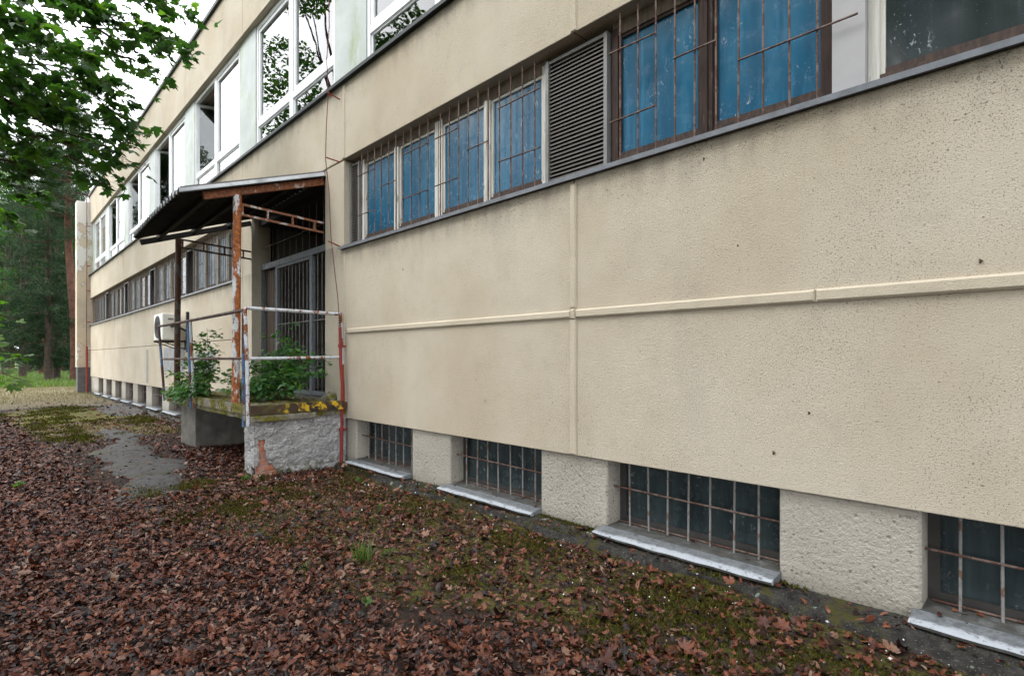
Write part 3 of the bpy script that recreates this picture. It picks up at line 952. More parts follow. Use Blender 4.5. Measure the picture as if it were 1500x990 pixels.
def band_window(s0, s1, frame, pane, near=True, grid=0, bars=True):
    """two casements side by side between s0 (near) and s1 (far)"""
    y = 0.11
    z0, z1 = Z_MS + 0.012, Z_MH - 0.055
    pm = 0.055
    c_ = (s0 + s1) / 2
    f = MB()
    f.sbox(s0, s0 + 0.05, y, y + 0.07, z0, z1); f.sbox(s1 - 0.05, s1, y, y + 0.07, z0, z1)
    f.sbox(s0 + 0.05, s1 - 0.05, y + 0.004, y + 0.07, z1 - 0.055, z1, 1); f.sbox(s0, s1, y + 0.012, y + 0.07, z1, Z_MH - 0.002, 1)
    fo = f.build('barred_window', [M[frame], M['headwood']], B)
    MB().sbox(s0 + 0.05, s1 - 0.05, y + 0.004, y + 0.07, z0, z0 + 0.082).build('bottom_rail', M['sillwood'], fo)
    q = MB()
    q.sbox(c_ - 0.042, c_ + 0.042, y - 0.008, y + 0.06, z0 + 0.046, z1 - 0.056)
    if near:
        q.sbox(c_ - 0.014, c_ + 0.014, y - 0.022, y - 0.008, z0 + 0.046, z1 - 0.056)
    q.build('mullion', M[frame], fo, bevel=0.003 if near else 0)
    for a, b in ((s0 + 0.05, c_ - 0.042), (c_ + 0.042, s1 - 0.05)):
        q = MB()
        q.sbox(a, a + 0.022, y + 0.014, y + 0.05, z0 + 0.082, z1 - 0.055); q.sbox(b - 0.022, b, y + 0.014, y + 0.05, z0 + 0.082, z1 - 0.055)
        q.sbox(a + 0.022, b - 0.022, y + 0.014, y + 0.05, z0 + 0.082, z0 + 0.112, 1); q.sbox(a + 0.022, b - 0.022, y + 0.014, y + 0.05, z1 - 0.08, z1 - 0.055)
        q.build('casement', [M[frame], M['sillwood']], fo)
        MB().sbox(a + 0.022, b - 0.022, y + 0.03, y + 0.036, z0 + 0.112, z1 - 0.08).build('pane', M[pane], fo)
    MB().sbox(s0, s1, y + 0.08, y + 0.10, z0, Z_MH).build('backing', M['interior'], fo)
    if not bars: return fo
    yb = 0.035
    n = 10
    S = [s1 - 0.055 - 0.07 - i * (s1 - s0 - 0.19) / (n - 1) for i in range(n)]
    zt, zmid, zl = Z_MS + 0.80, Z_MS + 0.56, Z_MS + 0.335
    # which stretches carry a cross bar: (first bar, last bar, height)
    if grid == 0:
        H = [(-0.6, 2, zt), (3, 5, zmid), (6, 9.5, zt), (-0.6, 2, zl), (6, 9.5, zl)]
    elif grid == 1:
        H = [(-0.6, 2, zt), (3, 5, zmid), (6, 9.2, zt), (-0.6, 2, zl), (6, 9.2, zl)]
    else:
        H = [(-0.6, 2, zt), (3, 5, zmid + 0.02), (6, 10.4, zl + 0.07), (-0.6, 2, zl - 0.02)]
    at = lambda k: s1 - 0.125 - k * (s1 - s0 - 0.19) / (n - 1)
    if near:
        for s in S:
            bar(fo, (-s + rnd.uniform(-0.004, 0.004), yb, Z_MS + 0.0), (-s + rnd.uniform(-0.004, 0.004), yb, Z_MH - 0.02), 'rust')
        for a, b, z in H:
            bar(fo, (-at(a), yb - 0.012, z + rnd.uniform(-0.006, 0.006)), (-at(b), yb - 0.012, z + rnd.uniform(-0.006, 0.006)), 'rust')
    else:
        q = MB()
        for s in S: q.tube([(-s, yb, Z_MS), (-s, yb, Z_MH - 0.02)], 0.0045, 5)
        for a, b, z in H: q.tube([(-at(a), yb, z), (-at(b), yb, z)], 0.007, 5)
        q.build('grille', M['rustdark'], fo)
    return fo


# nearest bays, from the right
w = band_window(-0.72, 0.74, 'whitewood', 'duskpane', True, 0, False)
tag(w, 'window with white flaking frame and dark dusty glass')
louvre(-1.3, -0.74, False)
for a in (-2.75, -4.2): band_window(a, a + 1.43, 'greywood', 'duskpane', False)
louvre(-4.85, -4.24, False)
for a in (-6.35, -7.85): band_window(a, a + 1.43, 'greywood', 'duskpane', False)
MB().sbox(0.7415, 0.893, 0.06, 0.11, Z_MS + 0.01, Z_MH - 0.01).build('cover_panel', M['greypanel'], B)
w = band_window(0.895, 2.335, 'brownwood', 'bluepane', True, 2)
tag(w, 'blue painted window in a dark brown wooden frame')
MB().sbox(1.0, 1.9, 0.10, 0.109, Z_MS + 0.016, Z_MS + 0.03).build('sill_board', M['rustbeam'], w)
louvre(2.355, 2.955, True)
w = band_window(2.97, 4.42, 'whitewood', 'bluepane', True, 0)
tag(w, 'blue painted window with flaking white posts beside the wide louvre')
w = band_window(4.44, 5.955, 'whitewood', 'bluepane', True, 1)
tag(w, 'blue painted window with flaking white posts beside the narrow louvre')
louvre(5.97, 6.197, True)
styles = ['greypane', 'greypane', 'basepane', 'greypane', 'basepane', 'greypane', 'duskpane', 'greypane', 'greypane', 'greypane']
q = 0
for j in (9.8, 13.4, 17.0, 20.6, 24.2):
    band_window(j + (0.46 if j < 10 else 0.32), j + 1.78, 'greywood', styles[q], False, q % 2); q += 1
    band_window(j + 1.80, j + 3.28, 'greywood', styles[q], False, q % 2); q += 1
    if j < 24: louvre(j + 3.29, j + 3.91)

# --- upper windows
def sash(parent, s0, s1, z0, z1, y, open_deg=0.0):
    w = 0.055
    ang = R(open_deg)
    hx = -s1     # hinge on the far side
    def tr(mb):
        if open_deg:
            out = []
            for (x, yy, z) in mb.v:
                dx, dy = x - hx, yy - y
                out.append((hx + dx * math.cos(ang) - dy * math.sin(ang), y + dx * math.sin(ang) + dy * math.cos(ang), z))
            mb.v = out
        return mb
    f = MB()
    f.sbox(s0, s0 + w, y, y + 0.06, z0, z1); f.sbox(s1 - w, s1, y, y + 0.06, z0, z1)
    f.sbox(s0 + w, s1 - w, y + 0.001, y + 0.059, z0, z0 + w); f.sbox(s0 + w, s1 - w, y + 0.001, y + 0.059, z1 - w, z1)
    tr(f).build('sash', M['pvc'], parent)
    tr(MB().sbox(s0 + w, s1 - w, y + 0.026, y + 0.032, z0 + w, z1 - w)).build('pane', M['glass'], parent)


def upper_window(j, opened=0.0, both=False):
    s0, s1 = j + 0.40, j + 3.20
    y = 0.09
    z0, z1 = Z_US + 0.015, Z_UH - 0.012
    zt = Z_US + 0.47
    c_ = (s0 + s1) / 2
    f = MB()
    f.sbox(s0, s0 + 0.06, y, y + 0.07, z0, z1); f.sbox(s1 - 0.06, s1, y, y + 0.07, z0, z1)
    f.sbox(c_ - 0.06, c_ + 0.06, y - 0.002, y + 0.07, z0 + 0.06, z1 - 0.07)
    f.sbox(s0 + 0.06, s1 - 0.06, y + 0.001, y + 0.07, z0, z0 + 0.06); f.sbox(s0 + 0.06, s1 - 0.06, y + 0.001, y + 0.07, z1 - 0.07, z1)
    f.sbox(s0 + 0.06, c_ - 0.06, y + 0.001, y + 0.069, zt - 0.045, zt + 0.045); f.sbox(c_ + 0.06, s1 - 0.06, y + 0.001, y + 0.069, zt - 0.045, zt + 0.045)
    fo = f.build('upper_window', M['pvc'], B)
    if opened: tag(fo, 'white upper window with its far casement standing open')
    sash(fo, s0 + 0.065, c_ - 0.065, zt + 0.05, z1 - 0.075, y + 0.012)
    sash(fo, c_ + 0.065, s1 - 0.065, zt + 0.05, z1 - 0.075, y + 0.012, opened)
    for a, b in ((s0 + 0.06, c_ - 0.06), (c_ + 0.06, s1 - 0.06)):
        q = MB()
        q.sbox(a, a + 0.03, y + 0.02, y + 0.055, z0 + 0.06, zt - 0.045); q.sbox(b - 0.03, b, y + 0.02, y + 0.055, z0 + 0.06, zt - 0.045)
        q.sbox(a + 0.03, b - 0.03, y + 0.02, y + 0.055, z0 + 0.06, z0 + 0.085); q.sbox(a + 0.03, b - 0.03, y + 0.02, y + 0.055, zt - 0.07, zt - 0.045)
        q.build('light_frame', M['pvc'], fo)
        MB().sbox(a + 0.03, b - 0.03, y + 0.034, y + 0.04, z0 + 0.085, zt - 0.07).build('pane', M['glass'], fo)
    return fo


for j in JN[:-1]:
    op = {9.8: 72, 13.4: 68, 17.0: 80, 20.6: 75}.get(round(j, 1), 0)
    upper_window(j, op)
    MB().sbox(j - 0.395 if j > SN else j, j + 0.395, 0.075, 0.14, Z_US + 0.013, Z_UH - 0.004).build('pale_panel', M['palepanel'], B)
MB().sbox(S_END - 0.44, S_END, 0.07, 0.14, Z_US + 0.013, Z_UH - 0.004).build('pale_panel', M['palepanel'], B)

# --- entrance: dark lobby, slatted door leaf, barred gate
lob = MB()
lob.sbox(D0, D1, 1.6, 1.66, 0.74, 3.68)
lob.sbox(D0, D1, 0.12, 1.59, 3.45, 3.69); lob.build('lobby_shade_lining', M['black'], B)  # black lining and header added to paint the lobby's shade
MB().sbox(D0, D1, 0.004, 0.118, 3.56, 3.698).build('lintel', M['black'], B)  # black board filling the opening's head, in place of canopy shade
MB().sbox(D0 - 0.02, D1 + 0.02, 0.05, 1.6, 0.68, 0.745).build('lobby_floor', M['undercon'], B)
g = MB()
yg = 0.15
ZT = 2.72
for s0, s1 in ((D1 - 0.05, D1 - 0.002), (8.69, 8.76), (7.44, 7.52), (D0 + 0.002, D0 + 0.05)):
    g.sbox(s0, s1, yg, yg + 0.05, 0.75, ZT)
g.sbox(D0 + 0.004, D1 - 0.004, yg - 0.006, yg + 0.056, ZT, ZT + 0.085)
g.sbox(D0 + 0.05, 7.44, yg + 0.004, yg + 0.046, 0.76, 0.82); g.sbox(7.52, 8.69, yg + 0.004, yg + 0.046, 0.76, 0.82)
g.sbox(7.52, 8.69, yg + 0.004, yg + 0.046, ZT - 0.045, ZT - 0.002)
gate = g.build('door_gate', M['gate'], B)
tag(gate, 'grey barred gate across the dark entrance')
nb = 8
for i in range(nb):
    s = 8.69 - (i + 1) * (8.69 - 7.52) / (nb + 1)
    bar(gate, (-s, yg + 0.025, 0.80), (-s, yg + 0.025, ZT - 0.03), 'gate')
for i in range(4):
    s = 7.44 - (i + 1) * (7.44 - D0 - 0.05) / 5
    bar(gate, (-s, yg + 0.025, 0.80), (-s, yg + 0.025, ZT), 'gate')
for z in (1.80, 1.27):
    bar(gate, (-8.69, yg + 0.012, z), (-(D0 + 0.03), yg + 0.012, z), 'gate')
n = 7
for i in range(n):       # door leaf behind the left panel
    a = 8.77 + i * (D1 - 0.06 - 8.77) / n
    MB().sbox(a + 0.004, a + (D1 - 0.06 - 8.77) / n - 0.004, yg + 0.06, yg + 0.085, 0.76, ZT - 0.02).build('door_board', M['doorwood'], gate)
MB().sbox(8.79, 8.84, yg + 0.03, yg + 0.058, 1.62, 1.74).build('lock', M['rustdark'], gate)
# sloping rail and slats of the lattice above the transom
for i in range(11):
    s = D0 + 0.2 + i * 0.225
    bar(gate, (-s, yg + 0.03, ZT + 0.08), (-s, yg + 0.03, 3.66), 'rust')
bar(gate, (-(D1 - 0.02), yg + 0.015, 3.08), (-(D0 + 0.02), yg + 0.015, 3.10), 'rust')
MB().sbox(8.0, 8.22, 1.3, 1.32, 2.3, 2.42).build('red_plate', M['redpaint'], B)

# --- end pilaster
p = MB(); p.sbox(S_END + 0.003, S_END + 0.55, -0.42, 0.6, 0.92, 7.6)
pil = p.build('corner_pilaster', mat_pilaster(), B)
MB().sbox(S_END + 0.02, S_END + 0.53, -0.40, 0.58, -0.3, 0.917).build('plinth', M['darkplinth'], pil)
# --- small dark pock marks in the render
for s_m, z_m, r_m in ((1.17, 0.745, 0.011), (0.987, 0.98, 0.008), (1.58, 2.49, 0.009), (0.29, 1.70, 0.010), (1.37, 1.93, 0.006), (4.9, 2.2, 0.008), (3.6, 0.9, 0.006)):
    q = MB(); q.tube([(-s_m, -0.003, z_m - r_m), (-s_m + r_m * 0.5, -0.003, z_m + 0.002), (-s_m - r_m * 0.2, -0.003, z_m + r_m)], [r_m * 0.3, r_m * 0.7, r_m * 0.25], 6)
    q.build('pock_mark', M['rustdark'], B)
# --- repair patches on the wall
q = MB(); q.sbox(13.48, 15.35, -0.004, 0.002, 0.96, 1.53); q.build('repair_patch', M['repair'], B)
q = MB(); q.sbox(11.3, 12.6, -0.004, 0.002, 1.0, 1.40); q.build('repair_patch', M['repair'], B)
q = MB(); q.sbox(17.1, 17.3, -0.004, 0.002, 0.62, 1.5); q.build('repair_patch', M['repair'], B)

# ------------------------------------------------------------------ porch
P = thing('entrance_porch', (-7.9, -0.5, 0), 'raised concrete entrance porch with mossy slab and rough plastered side wall', 'porch')
PY = -1.09
sl = MB()
ns, ny = 44, 14
PS0, PS1 = 6.13, 9.85
for top in (1, 0):
    for i in range(ns + 1):
        for j in range(ny + 1):
            s = PS0 + (PS1 - PS0) * i / ns
            y = PY + (0 - PY - 0.002) * j / ny
            nz = mnoise.noise(Vector((s * 3, y * 3, 2.2))) * 0.022 + mnoise.noise(Vector((s * 9, y * 9, 5))) * 0.010
            e = 0.02 * mnoise.noise(Vector((s * 6, y * 6, 9))) if (i in (0, ns) or j == 0) else 0
            z = (0.745 + nz) if top else 0.60 + (0.01 * mnoise.noise(Vector((s * 8, y * 8, 1))))
            sl.v.append((-s + (e if i in (0, ns) else 0), y + (e if j == 0 else 0), z))
W_ = ny + 1
off = (ns + 1) * W_
for i in range(ns):
    for j in range(ny):
        a = i * W_ + j
        sl.f.append((a, a + 1, a + W_ + 1, a + W_)); sl.f.append((off + a, off + a + W_, off + a + W_ + 1, off + a + 1))
for i in range(ns):
    a = i * W_; sl.f.append((a, a + W_, off + a + W_, off + a))
    a = i * W_ + ny; sl.f.append((a, off + a, off + a + W_, a + W_))
for j in range(ny):
    sl.f.append((j, off + j, off + j + 1, j + 1))
    a = ns * W_ + j; sl.f.append((a, a + 1, off + a + 1, off + a))
sl.m = [0] * len(sl.f)
sl.build('slab', M['mossconcrete'], P, True)
# steel edge channel painted yellow and black, along the side and (bare, mossy) along the front
q = MB()
q.box(-PS0 + 0.004, -PS0 + 0.045, PY - 0.03, -0.06, 0.665, 0.672); q.box(-PS0 + 0.038, -PS0 + 0.045, PY - 0.03, -0.06, 0.672, 0.76)
q.box(-PS0 + 0.004, -PS0 + 0.045, PY - 0.03, -0.06, 0.76, 0.767)
q.build('edge_channel', M['yellowblack'], P)
q = MB(); q.box(-PS1, -PS0 + 0.002, PY - 0.036, PY - 0.012, 0.662, 0.765)
q.build('edge_channel', M['mossconcrete'], P)
# ledge course under the slab edge (broken short on the side)
q = MB(); q.box(-PS0 - 0.2, -PS0 + 0.05, PY - 0.03, -0.40, 0.585, 0.655)
q.build('ledge_course', M['mossconcrete'], P, bevel=0.012)


def rough_wall(s0, s1, y0, y1, z0, z1, amp, hole=None, res=0.03, seed=0):
    """plastered wall: front (low y) and both side faces as displaced sheets; hole(x,y,z) leaves the plaster off"""
    mb = MB()
    def sheet(org, u, v, nu, nv, nrm):
        base = len(mb.v)
        keep = {}
        for i in range(nu + 1):
            for j in range(nv + 1):
                p = Vector(org) + Vector(u) * (i / nu) + Vector(v) * (j / nv)
                d = (mnoise.noise(p * 7 + Vector((seed, 0, 0))) * 1.0 + mnoise.noise(p * 19) * 0.7 + mnoise.noise(p * 45) * 0.4) * amp
                edge = 0.25 if i in (0, nu) else 1
                mb.v.append(tuple(p + Vector(nrm) * d * edge))
        for i in range(nu):
            for j in range(nv):
                a = base + i * (nv + 1) + j
                c = Vector(mb.v[a])
                if hole and hole(c): continue
                mb.f.append((a, a + nv + 1, a + nv + 2, a + 1)); mb.m.append(0)
    H = int((z1 - z0) / res)
    sheet((-s1, y0, z0), (s1 - s0, 0, 0), (0, 0, z1 - z0), max(2, int((s1 - s0) / res)), H, (0, -1, 0))
    sheet((-s0, y0, z0), (0, y1 - y0, 0), (0, 0, z1 - z0), max(2, int((y1 - y0) / res)), H, (1, 0, 0))
    sheet((-s1, y1, z0), (0, y0 - y1, 0), (0, 0, z1 - z0), max(2, int((y1 - y0) / res)), H, (-1, 0, 0))
    return mb


def hole1(c):
    # broken corner where the bricks show
    n = mnoise.noise(c * 9) * 0.07
    dy = c.y - (-1.06)
    dx = (-6.15) - c.x
    lim = 0.085 + max(0, 0.20 - c.z) * 0.9 + n * 0.8 if c.z < 0.36 + n else -1
    if c.x > -6.17: return 0.03 + n * 0.3 - max(0, 0.12 - c.z) < dy < lim
    return c.y < -1.04 and dx < 0.04 + n * 0.5 and c.z < 0.10


rough_wall(6.15, 6.46, -1.06, -0.002, -0.12, 0.598, 0.020, hole1, 0.014).build('side_wall', M['plaster'], P, True)
q = MB(); q.sbox(6.19, 6.42, -0.80, -0.01, -0.12, 0.595); q.build('wall_core', M['plaster'], P)
MB().sbox(6.1765, 6.42, -1.043, -0.803, -0.12, 0.596).build('mortar', M['mortar'], P)
bz = -0.11
for r_ in range(9):
    h = 0.071
    for k, (a, b) in enumerate((((-1.045, -0.93), (-0.92, -0.81)) if r_ % 2 else ((-1.045, -0.985), (-0.975, -0.81)))):
        MB().sbox(6.168 + rnd.uniform(0, 0.008), 6.43, a + (rnd.uniform(0, 0.008) if k == 0 else 0), b, bz, bz + h - 0.003).build('brick', M['brick'], P, bevel=0.014)
    bz += h
lw = rough_wall(8.72, 9.5, -0.98, -0.002, -0.2, 0.598, 0.016, None, 0.03, 4)
lw.build('side_wall', M['undercon'], P, True)
# mossy lump at the wall end of the slab
q = MB()
for k in range(3):
    q.tube([(-6.45 - k * 0.07, -0.03, 0.74), (-6.45 - k * 0.07, -0.05, 0.82 - 0.02 * k), (-6.45 - k * 0.07, -0.05, 0.86 - 0.03 * k)], [0.09, 0.08, 0.03], 8)
q.build('mossy_lump', M['mossconcrete'], P, True)

# railings
RL = thing('porch_railing', (-8.2, PY - 0.02, 0.7), 'rusty dark railing along the long front edge of the porch', 'railing')
RT = 1.795
fr = [(6.30, -1.135), (8.2, -1.13), (10.0, -1.16)]
MB().tube([(-6.36, -1.10, 0.52), (-6.33, -1.115, 1.2), (-6.31, -1.12, RT - 0.005)], 0.019, 10).build('post', M['bluerail'], RL, True)
MB().tube([(-8.25, -1.12, 0.60), (-8.3, -1.125, 1.2), (-8.38, -1.13, RT - 0.01)], 0.019, 10).build('post', M['whiterail'], RL, True)
MB().tube([(-8.33, -1.13, 0.60), (-8.4, -1.135, 1.2), (-8.46, -1.14, RT - 0.01)], 0.019, 10).build('post', M['bluerail'], RL, True)
MB().tube([(-9.88, -1.12, 0.62), (-9.97, -1.14, 1.2), (-10.08, -1.16, RT - 0.02)], 0.019, 10).build('post', M['bluerail'], RL, True)
MB().tube([(-6.29, -1.12, RT), (-8.4, -1.135, RT - 0.012), (-10.10, -1.16, RT - 0.02)], 0.019, 10).build('top_rail', M['rustdark'], RL, True)
MB().tube([(-6.33, -1.115, 1.27), (-8.4, -1.13, 1.265), (-9.98, -1.14, 1.26)], 0.016, 10).build('mid_rail', M['rustdark'], RL, True)
RS = thing('porch_railing', (-6.13, -0.55, 0.7), 'white chipped railing across the short side of the porch', 'railing')
MB().tube([(-6.13, -1.13, 0.55), (-6.17, -1.13, 1.25), (-6.23, -1.13, RT - 0.02), (-6.235, -1.12, RT + 0.015), (-6.23, -1.09, RT + 0.02)], 0.02, 10).build('post', M['whiterail'], RS, True)
MB().tube([(-6.23, -1.09, RT + 0.02), (-6.22, -0.6, RT + 0.018), (-6.21, -0.04, RT + 0.012)], 0.02, 10).build('top_rail', M['whiterail'], RS, True)
MB().tube([(-6.165, -1.12, 1.268), (-6.17, -0.04, 1.285)], 0.018, 10).build('mid_rail', M['whiterail'], RS, True)
MB().tube([(-6.13, -0.04, 0.64), (-6.16, -0.04, 1.2)], 0.019, 10).build('post', M['rustbeam'], RS, True)
MB().tube([(-6.16, -0.04, 1.2), (-6.21, -0.04, RT + 0.03)], 0.019, 10).build('post', M['whiterail'], RS, True)
MB().box(-6.19, -6.09, -0.075, -0.01, 0.66, 0.75).build('anchor_plate', M['rustdark'], RS, bevel=0.01)

# ------------------------------------------------------------------ canopy over the entrance
K = thing('entrance_canopy', (-8.0, -0.8, 0.75), 'rusty steel porch canopy with corrugated roof sloping away from the wall', 'canopy')
CS0, CS1, CP = 6.68, 9.20, 1.64
def roof_z(s, p):          # underside
    t = (s - CS0) / (CS1 - CS0)
    zw = 3.63 - 0.07 * t
    ze = 3.075 - 0.10 * t + 0.02 * math.sin(t * 3.1)
    return zw + (ze - zw) * (p / CP)
for nm, dz, mt in (('roof_sheet', 0.014, 'roofsheet'), ('roof_lining', 0.0, 'roofunder')):
    V, F = [], []
    nsx, npx = 200, 6
    for i in range(nsx + 1):
        s = CS0 + (CS1 - CS0) * i / nsx
        for j in range(npx + 1):
            p_ = 0.004 + (CP if nm == 'roof_sheet' else CP - 0.02) * j / npx
            V.append((-s, -p_, roof_z(s, p_) + dz + 0.034 * math.sin(2 * math.pi * s / 0.14)))
    for i in range(nsx):
        for j in range(npx):
            a = i * (npx + 1) + j
            F.append((a, a + 1, a + npx + 2, a + npx + 1))
    V = np.array(V); F = np.array(F)
    V2 = V.copy(); V2[:, 2] += 0.006
    n0 = len(V)
    FF = np.concatenate([F[:, ::-1], F + n0])
    W2 = npx + 1
    side = []
    for i in range(nsx):
        a = i * W2 + npx; side.append((a, a + n0, a + W2 + n0, a + W2))
    for j in range(npx):
        side.append((j, j + n0, j + 1 + n0, j + 1)); a = nsx * W2 + j; side.append((a, a + 1, a + 1 + n0, a + n0))
    np_mesh(nm, np.concatenate([V, V2]), np.concatenate([FF, np.array(side)]), M[mt], K, (-8, -0.8, 3.2), True)
# metal edge strip on the near verge
q = MB(); q.obox((-CS0 + 0.012, -0.01, roof_z(CS0, 0) + 0.03), (-CS0 + 0.012, -CP, roof_z(CS0, CP) + 0.03), 0.02, 0.014)
q.build('verge_strip', M['louvreframe'], K)
# rafters
q = MB(); q.obox((-6.76, -0.005, roof_z(6.76, 0) - 0.08), (-6.76, -1.40, roof_z(6.76, 1.40) - 0.075), 0.06, 0.085)
q.build('rafter', M['rustbeam'], K, bevel=0.004)
q = MB(); q.obox((-9.40, -0.005, roof_z(9.2, 0) - 0.08), (-9.40, -1.52, roof_z(9.2, 1.52) - 0.075), 0.06, 0.075)
q.build('rafter', M['roofunder'], K, bevel=0.004)
for p_ in (0.35, 0.85, 1.30):
    q = MB(); q.obox((-6.80, -p_, roof_z(6.8, p_) - 0.052), (-9.42, -p_, roof_z(9.2, p_) - 0.055), 0.05, 0.05)
    q.build('purlin', M['roofunder'], K)
# posts
MB().tube([(-6.77, -1.055, 0.72), (-6.765, -1.05, 1.9), (-6.76, -1.04, roof_z(6.76, 1.05) - 0.115)], 0.046, 14).build('post', M['rustpost'], K, True)
MB().tube([(-9.42, -1.055, 0.66), (-9.41, -1.05, 1.9), (-9.40, -1.04, roof_z(9.2, 1.05) - 0.115)], 0.042, 14).build('post', M['rustdark'], K, True)
# ladder braces between post and wall
for s, mt, zz in ((6.76, 'rustbeam', 0.0), (9.40, 'rustdark', 0.0)):
    q = MB()
    zu, zl_ = 3.065, 2.945
    q.obox((-s, -1.01, zu), (-s, -0.004, zu - 0.05), 0.025, 0.025); q.obox((-s, -1.01, zl_), (-s, -0.004, zl_ - 0.05), 0.025, 0.025)
    for k, y in enumerate((-0.985, -0.70, -0.40, -0.12)):
        d = 0.05 * (1.01 + y) / 1.0
        q.obox((-s, y, zl_ - d + 0.012), (-s, y, zu - d - 0.012), 0.028, 0.02, (0, 1, 0))
    q.build('brace', M['rustdark'] if s > 8 else M['rustbrace'], K)

# ------------------------------------------------------------------ air conditioner on the wall
A = thing('air_conditioner', (-13.65, -0.3, 1.6), 'white outdoor air conditioning unit bracketed to the wall beyond the porch', 'air conditioner')
q = MB(); q.sbox(13.25, 14.05, -0.46, -0.15, 1.66, 2.22)
q.build('casing', M['acwhite'], A, bevel=0.02)
q = MB(); q.add([(-13.68 + 0.24 * math.cos(t), -0.468, 1.94 + 0.24 * math.sin(t)) for t in [k * math.pi / 14 for k in range(28)]], [tuple(range(28))])
q.tube([(-13.68, -0.46, 1.94), (-13.68, -0.467, 1.94)], 0.245, 28)
q.build('fan_opening', M['black'], A)
q = MB()
for k in range(5):
    rr = 0.05 + 0.045 * k
    q.tube([(-13.68 + rr * math.cos(t), -0.475, 1.94 + rr * math.sin(t)) for t in [i * math.pi / 12 for i in range(25)]], 0.003, 4, False)
for k in range(6):
    t = k * math.pi / 6
    q.tube([(-13.68 + 0.24 * math.cos(t), -0.475, 1.94 + 0.24 * math.sin(t)), (-13.68 - 0.24 * math.cos(t), -0.475, 1.94 - 0.24 * math.sin(t))], 0.003, 4)
q.build('fan_guard', M['black'], A)
for s in (13.35, 13.95):
    q = MB(); q.obox((-s, -0.48, 1.635), (-s, -0.002, 1.635), 0.035, 0.04); q.obox((-s, -0.02, 1.45), (-s, -0.02, 1.66), 0.035, 0.03, (0, 1, 0))
    q.obox((-s, -0.03, 1.47), (-s, -0.42, 1.62), 0.02, 0.02)
    q.build('bracket', M['black'], A)
q = MB(); q.obox((-13.12, -0.03, 1.40), (-13.12, -0.03, 2.26), 0.05, 0.05, (0, 1, 0)); q.tube([(-13.25, -0.3, 1.95), (-13.15, -0.3, 1.95), (-13.12, -0.2, 1.93), (-13.12, -0.05, 1.85)], 0.025, 8)
q.build('pipe_duct', M['black'], A)
q = MB(); q.box(-13.249, -13.243, -0.36, -0.26, 2.08, 2.12); q.box(-13.249, -13.243, -0.36, -0.26, 1.98, 2.01); q.build('handle', M['louvreframe'], A)

# ------------------------------------------------------------------ lightning conductors
def conductor(name_label, s, tube_top, top, pts, near):
    T = thing('lightning_conductor', (-s, -0.05, 0), name_label, 'lightning conductor')
    q = MB(); q.tube(pts, 0.0055 if near else 0.012, 6); q.build('cable', M['cable'], T, True)
    return T


L1 = conductor('thin red brown cable hanging down the wall into a red tube beside the porch', 6.1, 1.5, 5.2,
               [(-6.36, -0.14, 7.9), (-6.33, -0.15, 6.4), (-6.30, -0.14, 5.3), (-6.33, -0.16, 4.9), (-6.325, -0.14, 4.52), (-6.36, -0.15, 4.1),
                (-6.38, -0.15, 3.70), (-6.33, -0.13, 3.3), (-6.30, -0.12, 2.75), (-6.27, -0.10, 2.45), (-6.20, -0.08, 2.0), (-6.17, -0.07, 1.66)], True)
MB().tube([(-6.165, -0.07, 1.65), (-6.15, -0.068, 1.2), (-6.115, -0.065, 0.95), (-6.125, -0.066, 0.55), (-6.135, -0.068, 0.02)], 0.019, 10).build('guard_tube', M['redpaint'], L1, True)
for z, x in ((1.42, -6.158), (0.42, -6.128)):
    q = MB()
    q.tube([(x, -0.07, z - 0.02), (x, -0.07, z + 0.02)], 0.027, 10); q.obox((x, -0.07, z), (x - 0.0, 0.0, z), 0.02, 0.02)
    q.build('clamp', M['redpaint'], L1, True)
for z in (4.47, 3.70, 2.66):
    q = MB(); q.tube([(-6.325 if z > 4 else -6.38 if z > 3 else -6.30, -0.15, z + 0.03), (-6.31, 0.0, z - 0.01)], 0.008, 6); q.build('standoff', M['redpaint'], L1)
q = MB()
for k in range(4): q.tube([(-6.17, -0.07, 1.66 + 0.03 * k), (-6.172, -0.071, 1.672 + 0.03 * k)], 0.016, 8)
q.build('connector', M['rustdark'], L1, True)
L2 = conductor('red tube and cable running up the far end of the wall at the pilaster', 27.7, 1.6, 7.5,
               [(-27.72, -0.12, 7.9), (-27.72, -0.12, 5.0), (-27.72, -0.13, 2.6), (-27.72, -0.12, 1.6)], False)
MB().tube([(-27.72, -0.12, 1.75), (-27.72, -0.12, -0.1)], 0.035, 8).build('guard_tube', M['redpaint'], L2, True)
for z in (6.6, 5.0, 4.0, 2.75, 1.6, 0.4):
    q = MB(); q.obox((-27.72, -0.13, z), (-27.72, 0.0, z), 0.03, 0.03); q.build('standoff', M['redpaint'], L2)

# ------------------------------------------------------------------ leaf templates
def maple_template(curl=0.0, fold=0.15, seed=0):
    r = random.Random(seed)
    half = [(0.0, 0.0), (0.28, -0.10), (0.25, 0.08), (0.56, 0.16), (0.42, 0.30), (0.60, 0.60), (0.33, 0.52), (0.20, 0.50), (0.22, 0.74), (0.0, 1.0)]
    pts = half + [(-x, y) for x, y in reversed(half[1:-1])]
    V = [(0, 0.32, 0)]
    for x, y in pts:
        x *= r.uniform(0.88, 1.1); y *= r.uniform(0.94, 1.05)
        z = -fold * abs(x) + curl * (x * x * 1.2 + (y - 0.4) ** 2 * 0.9) + r.uniform(-0.04, 0.04) * (1 + 4 * abs(curl))
        V.append((x, y - 0.35, z))
    V[0] = (0, -0.03, 0.02)
    n = len(pts)
    F = [(0, 1 + i, 1 + (i + 1) % n) for i in range(n)]
    return np.array(V), np.array(F)


